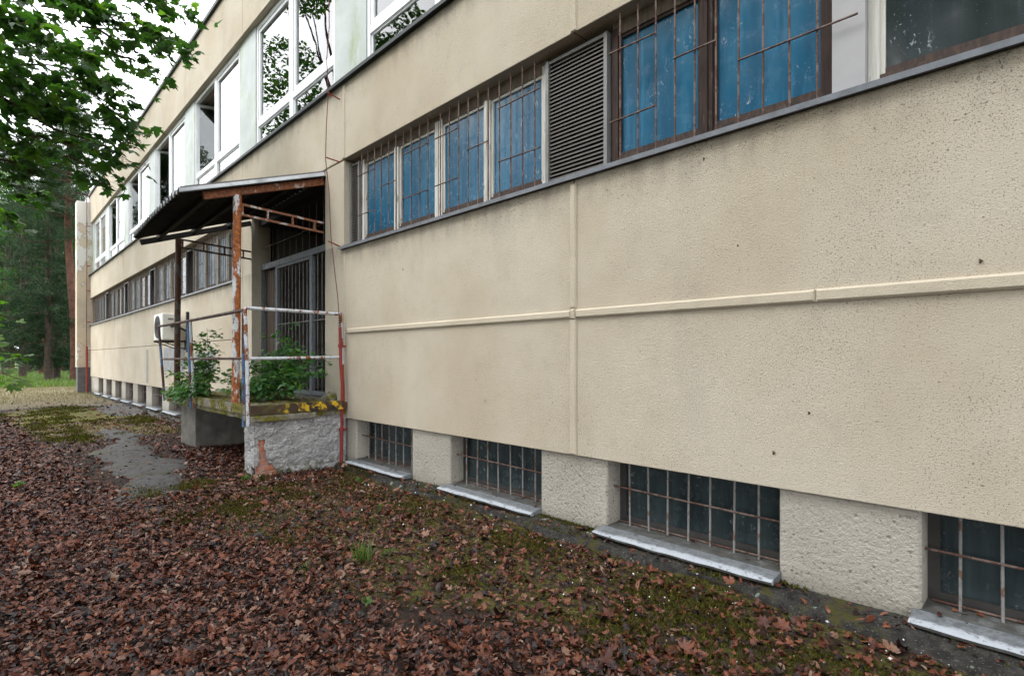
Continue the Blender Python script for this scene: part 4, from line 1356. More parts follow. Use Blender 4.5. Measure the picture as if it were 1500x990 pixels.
def dry_template(seed, n=7, ring=True):
    """crumpled dead leaf or leaf piece: an irregular outline rolled about its length"""
    r = random.Random(seed)
    V = []
    curl = r.choice([-1, 1]) * r.uniform(1.2, 4.2)
    wv = r.uniform(0.36, 0.95)
    for i in range(n):
        t = 2 * math.pi * i / n
        rad = r.uniform(0.26, 0.6)
        x, y = math.cos(t) * rad * wv, math.sin(t) * rad
        ang = x * curl
        xx = math.sin(ang) / curl
        zz = (1 - math.cos(ang)) / curl + 0.25 * r.uniform(-1, 1) * y
        V.append((xx, y, zz))
    V.append((r.uniform(-0.04, 0.04), r.uniform(-0.06, 0.06), r.uniform(-0.04, 0.07)))
    if not ring:
        return np.array(V), np.array([(n, i, (i + 1) % n) for i in range(n)])
    V += [(V[k][0] * 0.5, V[k][1] * 0.5, V[k][2] * 0.35 + r.uniform(-0.04, 0.06)) for k in range(n)]
    F = []
    for i in range(n):
        j = (i + 1) % n
        F.append((n, n + 1 + i, n + 1 + j)); F.append((n + 1 + i, i, j)); F.append((n + 1 + i, j, n + 1 + j))
    return np.array(V), np.array(F)


DIAMOND = (np.array([(0, 0, 0), (0.28, 0.45, 0.05), (0, 1, -0.05), (-0.28, 0.45, 0.05)]) - np.array([0, 0.5, 0]), np.array([(0, 1, 2), (0, 2, 3)]))
OVAL = (np.array([(0, 0, 0), (0.30, 0.25, .06), (0.34, 0.55, .05), (0.2, 0.85, .0), (0, 1.05, -.08), (-0.2, 0.85, .0), (-0.34, 0.55, .05), (-0.30, 0.25, .06)]),
        np.array([(0, 1, 7), (1, 2, 6), (1, 6, 7), (2, 3, 5), (2, 5, 6), (3, 4, 5)]))


def merge(parts):
    V, F, n = [], [], 0
    for v, f in parts:
        V.append(v); F.append(f + n); n += len(v)
    return np.concatenate(V), np.concatenate(F)


# ------------------------------------------------------------------ leaf litter, moss, crumbs
def litter_density(x, y):
    s = -x
    e = fbm(x * 1.7, y * 1.7, 6)
    sh = 0.26 * np.clip(s - 1.2, -1, 3.6)
    d = smooth(-y - sh + 0.5 * e, 0.5, 1.4)                 # thick away from the wall
    d = np.maximum(d, 0.34 * smooth(-y, 0.12, 0.35))     # scattered over the moss
    pt = (s - 5.4) / 7.2
    c = -2.02 + 0.62 * pt
    onpath = (1 - smooth(np.abs(y - c) + 0.12 * e, 0.42, 0.72)) * smooth(s, 5.4, 6.3) * (1 - smooth(s, 11.0, 12.5))
    d = d * (1 - 0.72 * onpath)
    # beside and beyond the porch only the left side is thick
    beyond = smooth(s, 6.4, 7.4)
    left = smooth(-y - 0.05 * (s - 7) + 0.25 * e, 2.05, 2.7)
    under = 0.6 * (1 - smooth(-y + 0.1 * e, 1.2, 1.5)) * (1 - smooth(s, 8.6, 9.4))
    d = d * (1 - beyond) + beyond * np.maximum(left, under) * (1 - 0.72 * onpath)
    d = np.maximum(d, 0.07 * beyond)
    d = d * (1 - smooth(s + e, 15, 24) * 0.96)
    d = np.maximum(d, 0.10 * (1 - smooth(s, 5.8, 6.1)))
    d = d * np.where(y > -0.02, 0.0, 1.0)
    return d


def litter(n, xr, yr, templates, size, lift, seed, tilt):
    r = np.random.default_rng(seed)
    x = r.uniform(*xr, n); y = r.uniform(*yr, n)
    k = r.uniform(0, 1, n) < litter_density(x, y)
    x, y = x[k], y[k]
    n = len(x)
    inside = (y > -1.02) & (((-x > 6.12) & (-x < 6.5)) | ((-x > 8.66) & (-x < 9.56)))
    x, y = x[~inside], y[~inside]; n = len(x)
    dens = litter_density(x, y)
    z = np.maximum(g_height(x, y), np.where(y > -0.2, 0.026, -9) - 0.10 * np.clip((-x - 9) / 14, 0, 1)) + 0.010 + r.uniform(0, 1, n) ** 1.5 * lift * dens
    nd = np.stack([r.normal(0, tilt, n), r.normal(0, tilt, n), np.ones(n)], 1)
    Rm = rot_mats(n, nd, r.uniform(0, 6.28, n))
    sz = r.uniform(size[0], size[1], n) * np.where(r.uniform(0, 1, n) < 0.09, 1.9, 1.0)
    w = r.integers(0, len(templates), n)
    pos = np.stack([x, y, z], 1)
    parts = []
    for t, (T, F) in enumerate(templates):
        m = w == t
        if m.any(): parts.append(scatter(T, F, pos[m], Rm[m], sz[m]))
    return merge(parts)


near_t = [dry_template(k, 6) for k in range(9)] + [maple_template(c_, 0.25, 20 + i) for i, c_ in enumerate((0.5, -0.7, 0.9))]
far_t = [dry_template(40 + k, 7, False) for k in range(8)]
Va = litter(120000, (-6.0, 1.6), (-4.2, 0.0), near_t, (0.017, 0.044), 0.04, 1, 0.5)
Vb = litter(230000, (-14.5, -5.7), (-4.0, -0.0), far_t, (0.02, 0.048), 0.035, 2, 0.5)
Vc = litter(15000, (-25, -14.2), (-3.6, -0.0), far_t, (0.05, 0.10), 0.05, 3, 0.5)
def debris():
    r = np.random.default_rng(31)
    P_ = []
    for sc_ in spans:
        if sc_ < 8:
            m = int(r.integers(10, 26))
            P_.append(np.stack([-(sc_ + r.uniform(-0.55, 0.55, m)), r.uniform(-0.03, 0.18, m), np.full(m, 0.092)], 1))
    m = 240
    P_.append(np.stack([-r.uniform(6.2, 9.7, m), r.uniform(-1.02, -0.05, m), np.full(m, 0.765)], 1))
    P_ = np.concatenate(P_); n = len(P_)
    nd = np.stack([r.normal(0, .3, n), r.normal(0, .3, n), np.ones(n)], 1)
    Rm = rot_mats(n, nd, r.uniform(0, 6.28, n)); w = r.integers(0, 6, n); sz = r.uniform(0.016, 0.04, n)
    return merge([scatter(*far_t[k], P_[w == k], Rm[w == k], sz[w == k]) for k in range(6)])


lv, lf = merge([Va, Vb, Vc, debris()])
tag(np_mesh('leaf_litter', lv, lf, M['dryleaf'], smooth=False), 'thick wet layer of dead brown maple leaves on the ground', 'leaf litter', kind='stuff')


def moss_layer():
    r = np.random.default_rng(5)
    n = 230000
    x = np.concatenate([r.uniform(-7.0, 1.5, n), r.uniform(-20, -9.5, n // 2)])
    y = np.concatenate([r.uniform(-2.9, -0.01, n), r.uniform(-4, -0.1, n // 2)])
    mo, gr, st, la, mi = zones(x, y)
    pn = fbm(x * 5, y * 5, 8) * 0.5 + fbm(x * 1.7, y * 1.7, 9) * 0.5
    near = -x < 8
    k = r.uniform(0, 1, len(x)) < mo * smooth(pn, -0.10, 0.55) * np.where(near, 1.0, 0.6)
    x, y, pn, near = x[k], y[k], pn[k], near[k]
    # a line of moss in the crack at the foot of the wall
    nl = 9000
    xl = r.uniform(-6.1, 1.3, nl); kl = r.uniform(0, 1, nl) < smooth(fbm(xl * 2.6, xl * 0, 4), -0.25, 0.35)
    xl = xl[kl]
    z = g_height(x, y) + 0.004 + 0.02 * smooth(pn, 0.1, 0.9)
    x = np.concatenate([x, xl]); y = np.concatenate([y, 0.02 - np.abs(r.normal(0, 0.028, len(xl)))])
    z = np.where((y[:len(z)] > -0.2) & (x[:len(z)] > -9), np.maximum(z, 0.024), z)
    z = np.concatenate([z, np.full(len(xl), 0.026)]); near = np.concatenate([near, np.ones(len(xl), bool)])
    n = len(x)
    T = np.array([(-0.22, 0, 0), (0.22, 0, 0), (0.04, 0.05, 1.0)]); F = np.array([(0, 1, 2)])
    nd = np.stack([r.normal(0, .55, n), r.normal(0, .55, n), np.ones(n)], 1)
    Rm = rot_mats(n, nd, r.uniform(0, 6.28, n))
    return scatter(T, F, np.stack([x, y, z], 1), Rm, r.uniform(0.012, 0.03, n) * np.where(near, 1, 2.2))


mv, mf = moss_layer()
tag(np_mesh('moss', mv, mf, M['moss']), 'olive green moss cushions between the wall and the leaves', 'moss', kind='stuff')


def crumbs():
    r = np.random.default_rng(9)
    n = 210
    x = np.concatenate([r.uniform(-5.0, 1.2, n), r.uniform(-6.6, -5.4, 70)])
    y = np.concatenate([-0.15 - np.abs(r.normal(0, 0.45, n)), -r.uniform(0.2, 1.2, 70)])
    z = g_height(x, y) + 0.035
    T = np.array([(1, 0, 0), (-1, 0, 0), (0, 1, 0), (0, -1, 0), (0, 0, .7), (0, 0, -.7)], dtype=float)
    F = np.array([(0, 2, 4), (2, 1, 4), (1, 3, 4), (3, 0, 4), (2, 0, 5), (1, 2, 5), (3, 1, 5), (0, 3, 5)])
    m = len(x)
    Rm = rot_mats(m, r.normal(0, 1, (m, 3)), r.uniform(0, 6, m))
    return scatter(T, F, np.stack([x, y, z], 1), Rm, 0.0025 + 0.009 * r.uniform(0, 1, m) ** 4)


cv, cf = crumbs()
tag(np_mesh('plaster_crumbs', cv, cf, M['crumb']), 'white crumbs of fallen plaster strewn along the wall', 'plaster crumbs', kind='stuff')


# a grassy blade field for the far strip and lawn edge
def blades(n, xr, yr, h, mat, name, label, seed, dens):
    r = np.random.default_rng(seed)
    x, y = r.uniform(*xr, n), r.uniform(*yr, n)
    k = r.uniform(0, 1, n) < dens(x, y)
    x, y = x[k], y[k]; n = len(x)
    T = np.array([(-0.06, 0, 0), (0.06, 0, 0), (0.10, 0.22, 1.0)]); F = np.array([(0, 1, 2)])
    nd = np.stack([r.normal(0, .3, n), r.normal(0, .3, n), np.ones(n)], 1)
    Rm = rot_mats(n, nd, r.uniform(0, 6.28, n))
    v, f = scatter(T, F, np.stack([x, y, g_height(x, y)], 1), Rm, r.uniform(h[0], h[1], n))
    return tag(np_mesh(name, v, f, mat), label, name.replace('_', ' '), kind='stuff')


blades(26000, (-37, -18), (-4.5, 3.0), (0.03, 0.13), M['straw'], 'dry_grass', 'yellowed dry grass beyond the far corner of the building', 21,
       lambda x, y: np.where((y > -0.1) & (-x < 28.6), 0, 0.9 * smooth(-x + fbm(x, y, 3), 19, 26)))
blades(90000, (-75, -33), (-6, 9), (0.12, 0.34), M['grass'], 'lawn_grass', 'bright green grass of the lawn under the far trees', 22,
       lambda x, y: smooth(-x + fbm(x, y, 3), 33, 37) * (1 - 0.75 * smooth(-x, 40, 46)))


# ------------------------------------------------------------------ small weeds in the litter
def weed(name, x, y, n, size, label, cat, mat='lightleaf', h=0.08):
    z = float(g_height(np.array([x]), np.array([y]))[0])
    T_ = thing(name, (x, y, z), label, cat)
    q = MB(); pos, nd, spin = [], [], []
    for i in range(n):
        a = rnd.uniform(0, 6.28); hh = h * rnd.uniform(0.5, 1.1); rr = size * rnd.uniform(0.1, 0.8)
        tip = Vector((x + rr * math.cos(a), y + rr * math.sin(a), z + hh))
        q.tube([(x, y, z), (x + rr * 0.3 * math.cos(a), y + rr * 0.3 * math.sin(a), z + hh * 0.7), tip], 0.0015, 4)
        pos.append(tip); nd.append((rnd.gauss(0, .4), rnd.gauss(0, .4), 1)); spin.append(rnd.uniform(0, 6.28))
    q.build('stem', M['stem'], T_)
    Rm = rot_mats(n, np.array(nd), np.array(spin))
    T, F = maple_template(0.1, 0.1, 3)
    v, f = scatter(T, F, np.array(pos), Rm, np.full(n, size) * nr.uniform(0.7, 1.2, n))
    np_mesh('leaf', v, f, M[mat], T_, (x, y, z))
    return T_


def tuft(x, y, n, h, label):
    z = float(g_height(np.array([x]), np.array([y]))[0])
    T_ = thing('grass_tuft', (x, y, z), label, 'grass')
    V, F = [], []
    for i in range(n):
        a, lean = rnd.uniform(0, 6.28), rnd.uniform(0.1, 0.8)
        hh = h * rnd.uniform(0.5, 1.15); w = 0.0035
        bx, by = x + rnd.gauss(0, 0.022), y + rnd.gauss(0, 0.022)
        dx, dy = math.cos(a) * lean * hh, math.sin(a) * lean * hh
        px, py = -math.sin(a) * w, math.cos(a) * w
        k = len(V)
        V += [(bx - px, by - py, z), (bx + px, by + py, z), (bx + dx * .4 - px * .8, by + dy * .4 - py * .8, z + hh * .6), (bx + dx * .4 + px * .8, by + dy * .4 + py * .8, z + hh * .6), (bx + dx, by + dy, z + hh * 0.92)]
        F += [(k, k + 1, k + 3), (k, k + 3, k + 2), (k + 2, k + 3, k + 4)]
    np_mesh('blades', V, F, M['grass'], T_, (x, y, z))


tuft(-3.18, -1.42, 60, 0.15, 'bright green grass tuft in the middle of the leaf litter')
tuft(-3.3, -1.75, 40, 0.06, 'yellow green moss like tuft left of the bright grass tuft')
tuft(-4.15, -2.2, 36, 0.05, 'low green tuft in the thick litter toward the path')
tuft(-6.05, -1.18, 60, 0.08, 'short grass at the broken brick corner of the porch')
weed('seedling', -2.56, -1.73, 7, 0.035, 'bright green seedling among the thick brown leaves at the front', 'seedling')
weed('seedling', -5.06, -0.41, 6, 0.05, 'light green seedling nearest the first cellar ledge', 'seedling')
weed('seedling', -3.99, -0.79, 6, 0.035, 'tiny seedling on the moss between grass tuft and second cellar ledge', 'seedling')
weed('seedling', -7.3, -2.9, 5, 0.06, 'small green seedling left of the asphalt patch', 'seedling')
weed('seedling', -3.05, -1.30, 5, 0.04, 'small leafy sprout growing just behind the bright grass tuft', 'seedling')


# ------------------------------------------------------------------ shrubs on the porch
def shrub(x, y, z, specs, label, group=None):
    T_ = thing('porch_shrub', (x, y, z), label, 'shrub')
    q = MB(); pos, nd, spin, sz = [], [], [], []
    for (tx, ty, tz, nl) in specs:
        a = Vector((x + rnd.gauss(0, .05), y + rnd.gauss(0, .05), z)); b = Vector((x + tx, y + ty, z + tz))
        midp = a.lerp(b, 0.5) + Vector((rnd.gauss(0, .04), rnd.gauss(0, .04), 0.10))
        pts = []
        for k in range(7):
            t = k / 6
            pts.append((1 - t) ** 2 * a + 2 * t * (1 - t) * midp + t * t * b)
        q.tube(pts, [0.006 * (1 - 0.7 * k / 6) for k in range(7)], 5)
        tw = max(4, nl // 5)
        for w_ in range(tw):
            t = 0.25 + 0.75 * (w_ + rnd.random()) / tw
            p0 = (1 - t) ** 2 * a + 2 * t * (1 - t) * midp + t * t * b
            dirv = Vector((rnd.gauss(0, 1), rnd.gauss(0, 1), rnd.gauss(0.15, 0.5))).normalized()
            ln = rnd.uniform(0.08, 0.22)
            q.tube([p0, p0 + dirv * ln], 0.0018, 4)
            for c_ in range(10):
                p1 = p0 + dirv * ln * rnd.uniform(0.2, 1.1) + Vector((rnd.gauss(0, .025), rnd.gauss(0, .025), rnd.gauss(0, .02)))
                pos.append(p1); nd.append((rnd.gauss(0, .5), rnd.gauss(-.25, .5), 1)); spin.append(rnd.uniform(0, 6.28)); sz.append(rnd.uniform(0.035, 0.075))
    q.build('stems', M['stem'], T_, True)
    n = len(pos)
    v, f = scatter(OVAL[0], OVAL[1], np.array(pos), rot_mats(n, np.array(nd, dtype=float), np.array(spin)), np.array(sz))
    np_mesh('foliage', v, f, M['shrub'], T_, (x, y, z))


shrub(-8.55, -0.92, 0.74, [(0.22, -0.02, 0.95, 55), (0.12, 0.0, 0.78, 60), (0.35, -0.1, 0.55, 70), (-0.2, -0.1, 0.5, 70), (-0.75, -0.15, 0.30, 60), (0.5, -0.12, 0.34, 70), (-0.45, -0.25, 0.12, 80),
                          (0.2, -0.30, 0.06, 90), (0.55, -0.26, 0.06, 80), (-0.15, 0.05, 0.62, 60), (-1.1, -0.16, 0.06, 70), (0.75, -0.14, 0.28, 60), (-0.8, -0.30, -0.02, 80), (-0.2, -0.34, -0.04, 70)],
      'green shrub at the left end of the porch leaning over the slab edge')
shrub(-7.15, -0.42, 0.74, [(-0.1, 0.1, 0.98, 55), (0.1, 0.12, 0.80, 60), (0.35, 0.1, 0.66, 70), (-0.35, 0.0, 0.60, 80), (0.55, 0.1, 0.56, 70), (0.9, 0.12, 0.60, 55), (0.1, -0.1, 0.50, 100),
                           (-0.5, -0.2, 0.42, 90), (0.3, -0.1, 0.36, 100), (-0.2, -0.3, 0.20, 100), (0.6, 0.1, 0.30, 80), (1.0, 0.0, 0.42, 50), (-0.6, 0.1, 0.45, 80), (0.25, -0.40, 0.08, 100), (0.85, -0.1, 0.2, 60)],
      'larger green shrub in front of the barred gate on the porch')
shrub(-6.95, -0.88, 0.74, [(0.2, -0.02, 0.14, 60), (-0.15, 0.0, 0.16, 60), (0.05, 0.15, 0.2, 50), (-0.3, -0.1, 0.30, 60)],
      'low leafy sprout at the foot of the rusty white canopy post')


# ------------------------------------------------------------------ trees
def limb(q, a, b, r0, r1, sag=0.1, n=7, seg=7):
    a, b = Vector(a), Vector(b)
    L = (b - a).length
    pts = []
    ph = rnd.uniform(0, 6.28)
    for k in range(n + 1):
        t = k / n
        p = a.lerp(b, t) + Vector((0, 0, sag * L * math.sin(math.pi * t)))
        p += Vector((math.sin(t * 5 + ph), math.cos(t * 4 + ph), math.sin(t * 6 + ph * 2))) * 0.02 * L * math.sin(math.pi * t)
        pts.append(p)
    q.tube(pts, [r0 + (r1 - r0) * k / n for k in range(n + 1)], seg)
    return pts


def foreground_maple():
    x0, y0 = -6.3, -8.2
    T_ = thing('maple_tree', (x0, y0, -0.1), 'maple with large dark lobed leaves hanging into the upper left corner', 'tree')
    q = MB()
    q.tube([(x0, y0, -0.2), (x0 + .05, y0 + .03, 0.4), (x0 + .02, y0 + .1, 2.2), (x0 - .1, y0 + .2, 4.5), (x0 - .05, y0 + .25, 7), (x0, y0 + .3, 9.5)], [.34, .27, .24, .19, .12, .05], 14)
    q.build('trunk', M['bark'], T_, True)
    # sprays that hang into the picture: (start, end) in metres
    ends = SPRAYS
    q = MB()
    hub = Vector((x0 - .1, y0 + .3, 3.6))
    pos, low = [], []
    for (sx, sy, sz), (ex, ey, ez), cnt in ends:
        s_, e_ = Vector((sx, sy, sz)), Vector((ex, ey, ez))
        pts = limb(q, s_, e_, 0.014, 0.003, 0.06, 6, 5)
        for c_ in range(int(cnt * 2.3)):
            t = rnd.random() ** 0.8
            k = min(5, int(t * 6)); fr_ = t * 6 - k
            p0 = pts[k].lerp(pts[k + 1], fr_)
            sp = 0.20 * (1 - 0.45 * t)
            p1 = p0 + Vector((rnd.gauss(0, sp), rnd.gauss(0, sp), rnd.gauss(-0.04, sp * 0.62)))
            q.tube([p0, p1], 0.0022, 3, False)
            (low if s_.z < 2.6 and s_.x < -8 else pos).append(p1)
    # limbs leading from the trunk to the sprays, out of frame
    for i in range(0, len(ends), 3):
        limb(q, hub + Vector((0, 0, rnd.uniform(-.6, 1.6))), ends[i][0], 0.07, 0.016, 0.10, 6, 6)
    # the rest of the crown
    for k in range(34):
        a = rnd.uniform(0, 6.28); rr = rnd.uniform(1.2, 3.6); z = rnd.uniform(3.8, 9.5)
        e_ = Vector((x0 - 0.4 + rr * math.cos(a), y0 - 0.8 + rr * math.sin(a) * 0.8, z))
        limb(q, (x0, y0 + .25, z * 0.55 + 1.4), e_, 0.06, 0.01, 0.08, 6, 5)
    q.build('branches', M['twig'], T_, True)
    pos = np.array([tuple(p) for p in pos])
    n = len(pos)
    cp = np.array(cam.location)
    dist = np.linalg.norm(pos - cp, axis=1)
    order = np.argsort(dist)
    r = np.random.default_rng(3)
    nd = np.stack([r.normal(0.1, .45, n), r.normal(0.15, .45, n), r.normal(0.9, .3, n)], 1)
    spin = r.uniform(0, 6.28, n)
    sz = r.uniform(0.10, 0.19, n)
    Rm = rot_mats(n, nd, spin)
    temps = [maple_template(c_, f_, 60 + i) for i, (c_, f_) in enumerate(((0.15, 0.12), (-0.2, 0.2), (0.05, 0.3), (-0.3, 0.1)))]
    # single leaves: the nearest 300
    mes = []
    for i, (T, F) in enumerate(temps):
        me = bpy.data.meshes.new('leaf'); me.from_pydata([tuple(v) for v in T], [], [tuple(f) for f in F]); mes.append(me)
    ml = mat_single_leaf()
    for me in mes: me.materials.append(ml)
    for k in order[:300]:
        o = link('leaf', mes[int(r.integers(0, 4))], T_, pos[k])
        o.rotation_mode = 'QUATERNION'
        o.rotation_quaternion = Matrix(Rm[k].tolist()).to_quaternion()
        o.scale = (sz[k],) * 3
    rest = order[300:]
    parts = []
    w = r.integers(0, 4, len(rest))
    for t in range(4):
        m = rest[w == t]
        parts.append(scatter(temps[t][0], temps[t][1], pos[m], Rm[m], sz[m]))
    if low:
        lp = np.array([tuple(p) for p in low]); m_ = len(lp)
        v, f = scatter(temps[2][0], temps[2][1], lp, rot_mats(m_, np.stack([r.normal(0.1, .4, m_), r.normal(0, .4, m_), np.ones(m_)], 1), r.uniform(0, 6.28, m_)), r.uniform(.12, .2, m_))
        ob = np_mesh('young_foliage', v, f, M['lightleaf'], T_, (x0, y0, 2)); ob['kind'] = 'stuff'; ob['label'] = 'bright yellow green leaves on the lowest twigs'
    # hidden crown: fewer, simpler
    n2 = 9000
    u = r.normal(0, 1, (n2, 3)); u /= np.linalg.norm(u, axis=1, keepdims=True)
    c2 = np.array([x0 - 0.6, y0 - 1.0, 7.0]) + u * np.array([3.6, 3.0, 3.4]) * (r.uniform(0.35, 1, n2) ** 0.4)[:, None]
    parts.append(scatter(DIAMOND[0], DIAMOND[1], c2, rot_mats(n2, np.stack([r.normal(0, .6, n2), r.normal(0, .6, n2), np.ones(n2)], 1), r.uniform(0, 6, n2)), r.uniform(.13, .22, n2)))
    v, f = merge(parts)
    o = np_mesh('foliage', v, f, M['maple'], T_, (x0, y0, 4))
    o['kind'] = 'stuff'


def mat_single_leaf():
    t = NT('maple_leaf_single', 0.45, 0.4)
    oi = t.n.new('ShaderNodeObjectInfo')
    col = t.ramp(oi.outputs['Random'], [(0.0, (0.018, 0.046, 0.015)), (0.6, (0.030, 0.080, 0.020)), (0.85, (0.040, 0.095, 0.02)), (1.0, (0.085, 0.16, 0.022))])
    t.set('Base Color', col)
    tl = t.n.new('ShaderNodeBsdfTranslucent')
    t.l.new(t.mix(1.0, col, (1.5, 1.75, 0.55), 'MULTIPLY'), tl.inputs['Color'])
    mx = t.n.new('ShaderNodeMixShader'); mx.inputs[0].default_value = 0.55
    t.l.new(t.p.outputs[0], mx.inputs[1]); t.l.new(tl.outputs[0], mx.inputs[2])
    t.l.new(mx.outputs[0], t.out.inputs['Surface'])
    return t.m


#SPRAYS_BEGIN
SPRAYS = [
    ((-10.53, -3.39, 6.50), (-8.62, -1.99, 5.69), 46),
    ((-10.81, -3.39, 7.02), (-8.43, -1.51, 6.10), 46),
    ((-10.28, -2.56, 7.07), (-8.61, -1.27, 6.05), 36),
    ((-9.42, -1.96, 6.64), (-8.54, -1.05, 6.05), 18),
    ((-9.49, -2.60, 5.91), (-8.10, -1.46, 5.38), 40),
    ((-9.49, -2.18, 5.82), (-8.63, -1.14, 5.57), 26),
    ((-9.53, -1.79, 5.80), (-8.93, -1.03, 5.66), 16),
    ((-9.18, -2.14, 5.42), (-8.48, -1.42, 5.04), 22),
    ((-9.39, -3.36, 5.11), (-7.94, -2.15, 4.79), 46),
    ((-9.34, -2.88, 4.98), (-8.37, -1.89, 4.68), 34),
    ((-9.11, -2.36, 4.86), (-8.61, -1.70, 4.33), 20),
    ((-9.17, -1.99, 5.02), (-8.96, -1.63, 4.79), 8),
    ((-8.48, -3.29, 4.38), (-7.57, -2.50, 4.18), 40),
    ((-9.05, -3.30, 4.27), (-7.92, -2.28, 3.99), 46),
    ((-9.10, -2.63, 4.33), (-8.34, -1.71, 4.11), 26),
    ((-8.85, -2.51, 4.12), (-8.40, -1.77, 3.76), 26),
    ((-8.63, -3.29, 3.82), (-7.65, -2.43, 3.60), 40),
    ((-8.83, -2.64, 3.87), (-8.37, -2.03, 3.45), 18),
    ((-8.77, -3.29, 3.56), (-8.17, -2.68, 3.40), 34),
    ((-10.54, -3.25, 3.75), (-9.82, -2.51, 3.47), 22),
    ((-8.25, -3.34, 4.93), (-7.46, -2.67, 4.73), 36),
    ((-8.54, -3.34, 5.36), (-7.62, -2.55, 5.22), 36),
    ((-9.20, -2.88, 5.99), (-8.42, -2.22, 5.83), 30),
    ((-9.87, -2.99, 4.02), (-9.08, -2.19, 3.88), 22),
    ((-12.09, -3.42, 2.01), (-11.31, -2.75, 1.85), 12),
    ((-12.09, -3.42, 1.54), (-11.12, -2.70, 1.30), 14),
    ((-12.37, -3.27, 1.05), (-11.50, -2.66, 0.92), 8),
    ((-11.67, -3.41, 3.68), (-10.99, -2.71, 3.27), 16),
    ((-9.64, -3.18, 4.68), (-9.10, -2.63, 4.42), 36),
    ((-10.62, -2.76, 5.86), (-10.00, -2.12, 5.66), 26),
]
#SPRAYS_END

TREE_MESH = {}


def tree_parts(kind, seed):
    """trunk + crown meshes of one tree, origin at its foot"""
    r = random.Random(seed); g = np.random.default_rng(seed)
    q = MB()
    parts = []
    if kind == 'pine':
        H = 21.0
        q.tube([(0.2 * math.sin(k * 0.7 + seed), 0.2 * math.cos(k * 0.9 + seed), H * k / 10 - 0.3) for k in range(11)], [0.27 * (1 - 0.85 * k / 10) + 0.02 for k in range(11)], 9)
        pts = []
        for b in range(64):
            t = r.uniform(0.42, 1.0); z = H * t
            L = (1 - abs(t - 0.62) * 1.7) * 3.6 * r.uniform(0.5, 1.1) + 0.3
            a = r.uniform(0, 6.28)
            e = Vector((math.cos(a) * L, math.sin(a) * L, z + L * r.uniform(-0.15, 0.35)))
            limb(q, (0.1, 0.1, z), e, 0.045, 0.012, -0.05, 5, 4)
            for c_ in range(int(9 + L * 11)):
                f_ = r.uniform(0.3, 1.05)
                p = Vector((0, 0, z)).lerp(e, f_) + Vector((r.gauss(0, .3), r.gauss(0, .3), r.gauss(0, .16)))
                pts.append(p)
        pts = np.array([tuple(p) for p in pts]); m = 12
        P_ = np.repeat(pts, m, 0); n = len(P_)
        P_ = P_ + g.normal(0, 0.09, (n, 3))
        T = np.array([(-0.035, 0, 0), (0.035, 0, 0), (0, 1, 0.0)]); F = np.array([(0, 1, 2)])
        v, f = scatter(T, F, P_, rot_mats(n, g.normal(0, 1, (n, 3)), g.uniform(0, 6.28, n)), g.uniform(.22, .42, n))
        mats = (M['pinebark'], M['needle'])
    elif kind == 'spruce':
        H = 17.0
        q.tube([(0, 0, H * k / 8 - 0.3) for k in range(9)], [0.24 * (1 - 0.93 * k / 8) + 0.015 for k in range(9)], 9)
        pts = []
        for b in range(150):
            t = r.uniform(0.10, 1.0) ; z = H * t
            L = (1 - t) * 3.6 * r.uniform(0.6, 1.1) + 0.25
            a = r.uniform(0, 6.28)
            e = Vector((math.cos(a) * L, math.sin(a) * L, z - L * r.uniform(0.12, 0.45)))
            if L > 0.8: limb(q, (0, 0, z), e, 0.03, 0.006, 0.05, 4, 4)
            for c_ in range(int(3 + L * 9)):
                f_ = r.uniform(0.15, 1.03)
                p = Vector((0, 0, z)).lerp(e, f_) + Vector((0, 0, L * 0.05)) + Vector((r.gauss(0, .2), r.gauss(0, .2), -abs(r.gauss(0, .16))))
                pts.append(p)
        pts = np.array([tuple(p) for p in pts]); m = 9
        P_ = np.repeat(pts, m, 0); n = len(P_)
        P_ = P_ + g.normal(0, 0.08, (n, 3))
        out = P_ * np.array([1, 1, 0]); out /= (np.linalg.norm(out, axis=1, keepdims=True) + 1e-6)
        T = np.array([(-0.06, 0, 0), (0.06, 0, 0), (0, 1, 0.0)]); F = np.array([(0, 1, 2)])
        v, f = scatter(T, F, P_, rot_mats(n, g.normal(0, 1, (n, 3)), g.uniform(0, 6.28, n)), g.uniform(.2, .4, n))
        mats = (M['bark'], M['needle'])
    else:
        H = 14.0 if kind == 'broadleaf' else 9.0
        R_ = 3.6 if kind == 'broadleaf' else 2.8
        q.tube([(0, 0, -0.3), (0.05, 0, 0.3), (0.1, 0.06, H * .3), (0, 0.1, H * .6), (0.1, 0, H * .9)], [.33, .25, .2, .12, .03], 9)
        cent = []
        for b in range(44):
            z = H * r.uniform(0.22, 0.95)
            k = math.sin(math.pi * min(1, max(0.05, (z / H - 0.12) / 0.95))) ** 0.6
            a = r.uniform(0, 6.28); L = R_ * k * r.uniform(0.45, 1.05)
            e = Vector((math.cos(a) * L, math.sin(a) * L, z + r.uniform(0, 0.9)))
            limb(q, (0.05, 0.05, z * 0.72), e, 0.06, 0.012, 0.06, 5, 5)
            cent.append((e, r.uniform(0.55, 1.1)))
        P_ = []
        for e, rad in cent:
            n = int(560 * rad ** 1.5)
            u = g.normal(0, 1, (n, 3)); u /= np.linalg.norm(u, axis=1, keepdims=True)
            P_.append(np.array(e) + u * rad * (g.uniform(0.2, 1, n) ** 0.45)[:, None] * np.array([1.15, 1.15, 0.7]))
        P_ = np.concatenate(P_); n = len(P_)
        nd = np.stack([g.normal(0, .6, n), g.normal(0, .6, n), np.ones(n)], 1)
        v, f = scatter(DIAMOND[0], DIAMOND[1], P_, rot_mats(n, nd, g.uniform(0, 6.28, n)), g.uniform(.12, .23, n))
        mats = (M['bark'], M['decid'] if kind == 'broadleaf' else M['lightleaf'])
    tr = q.build('trunk', mats[0], None, True, (0, 0, 0))
    cr = np_mesh('crown', v, f, mats[1])
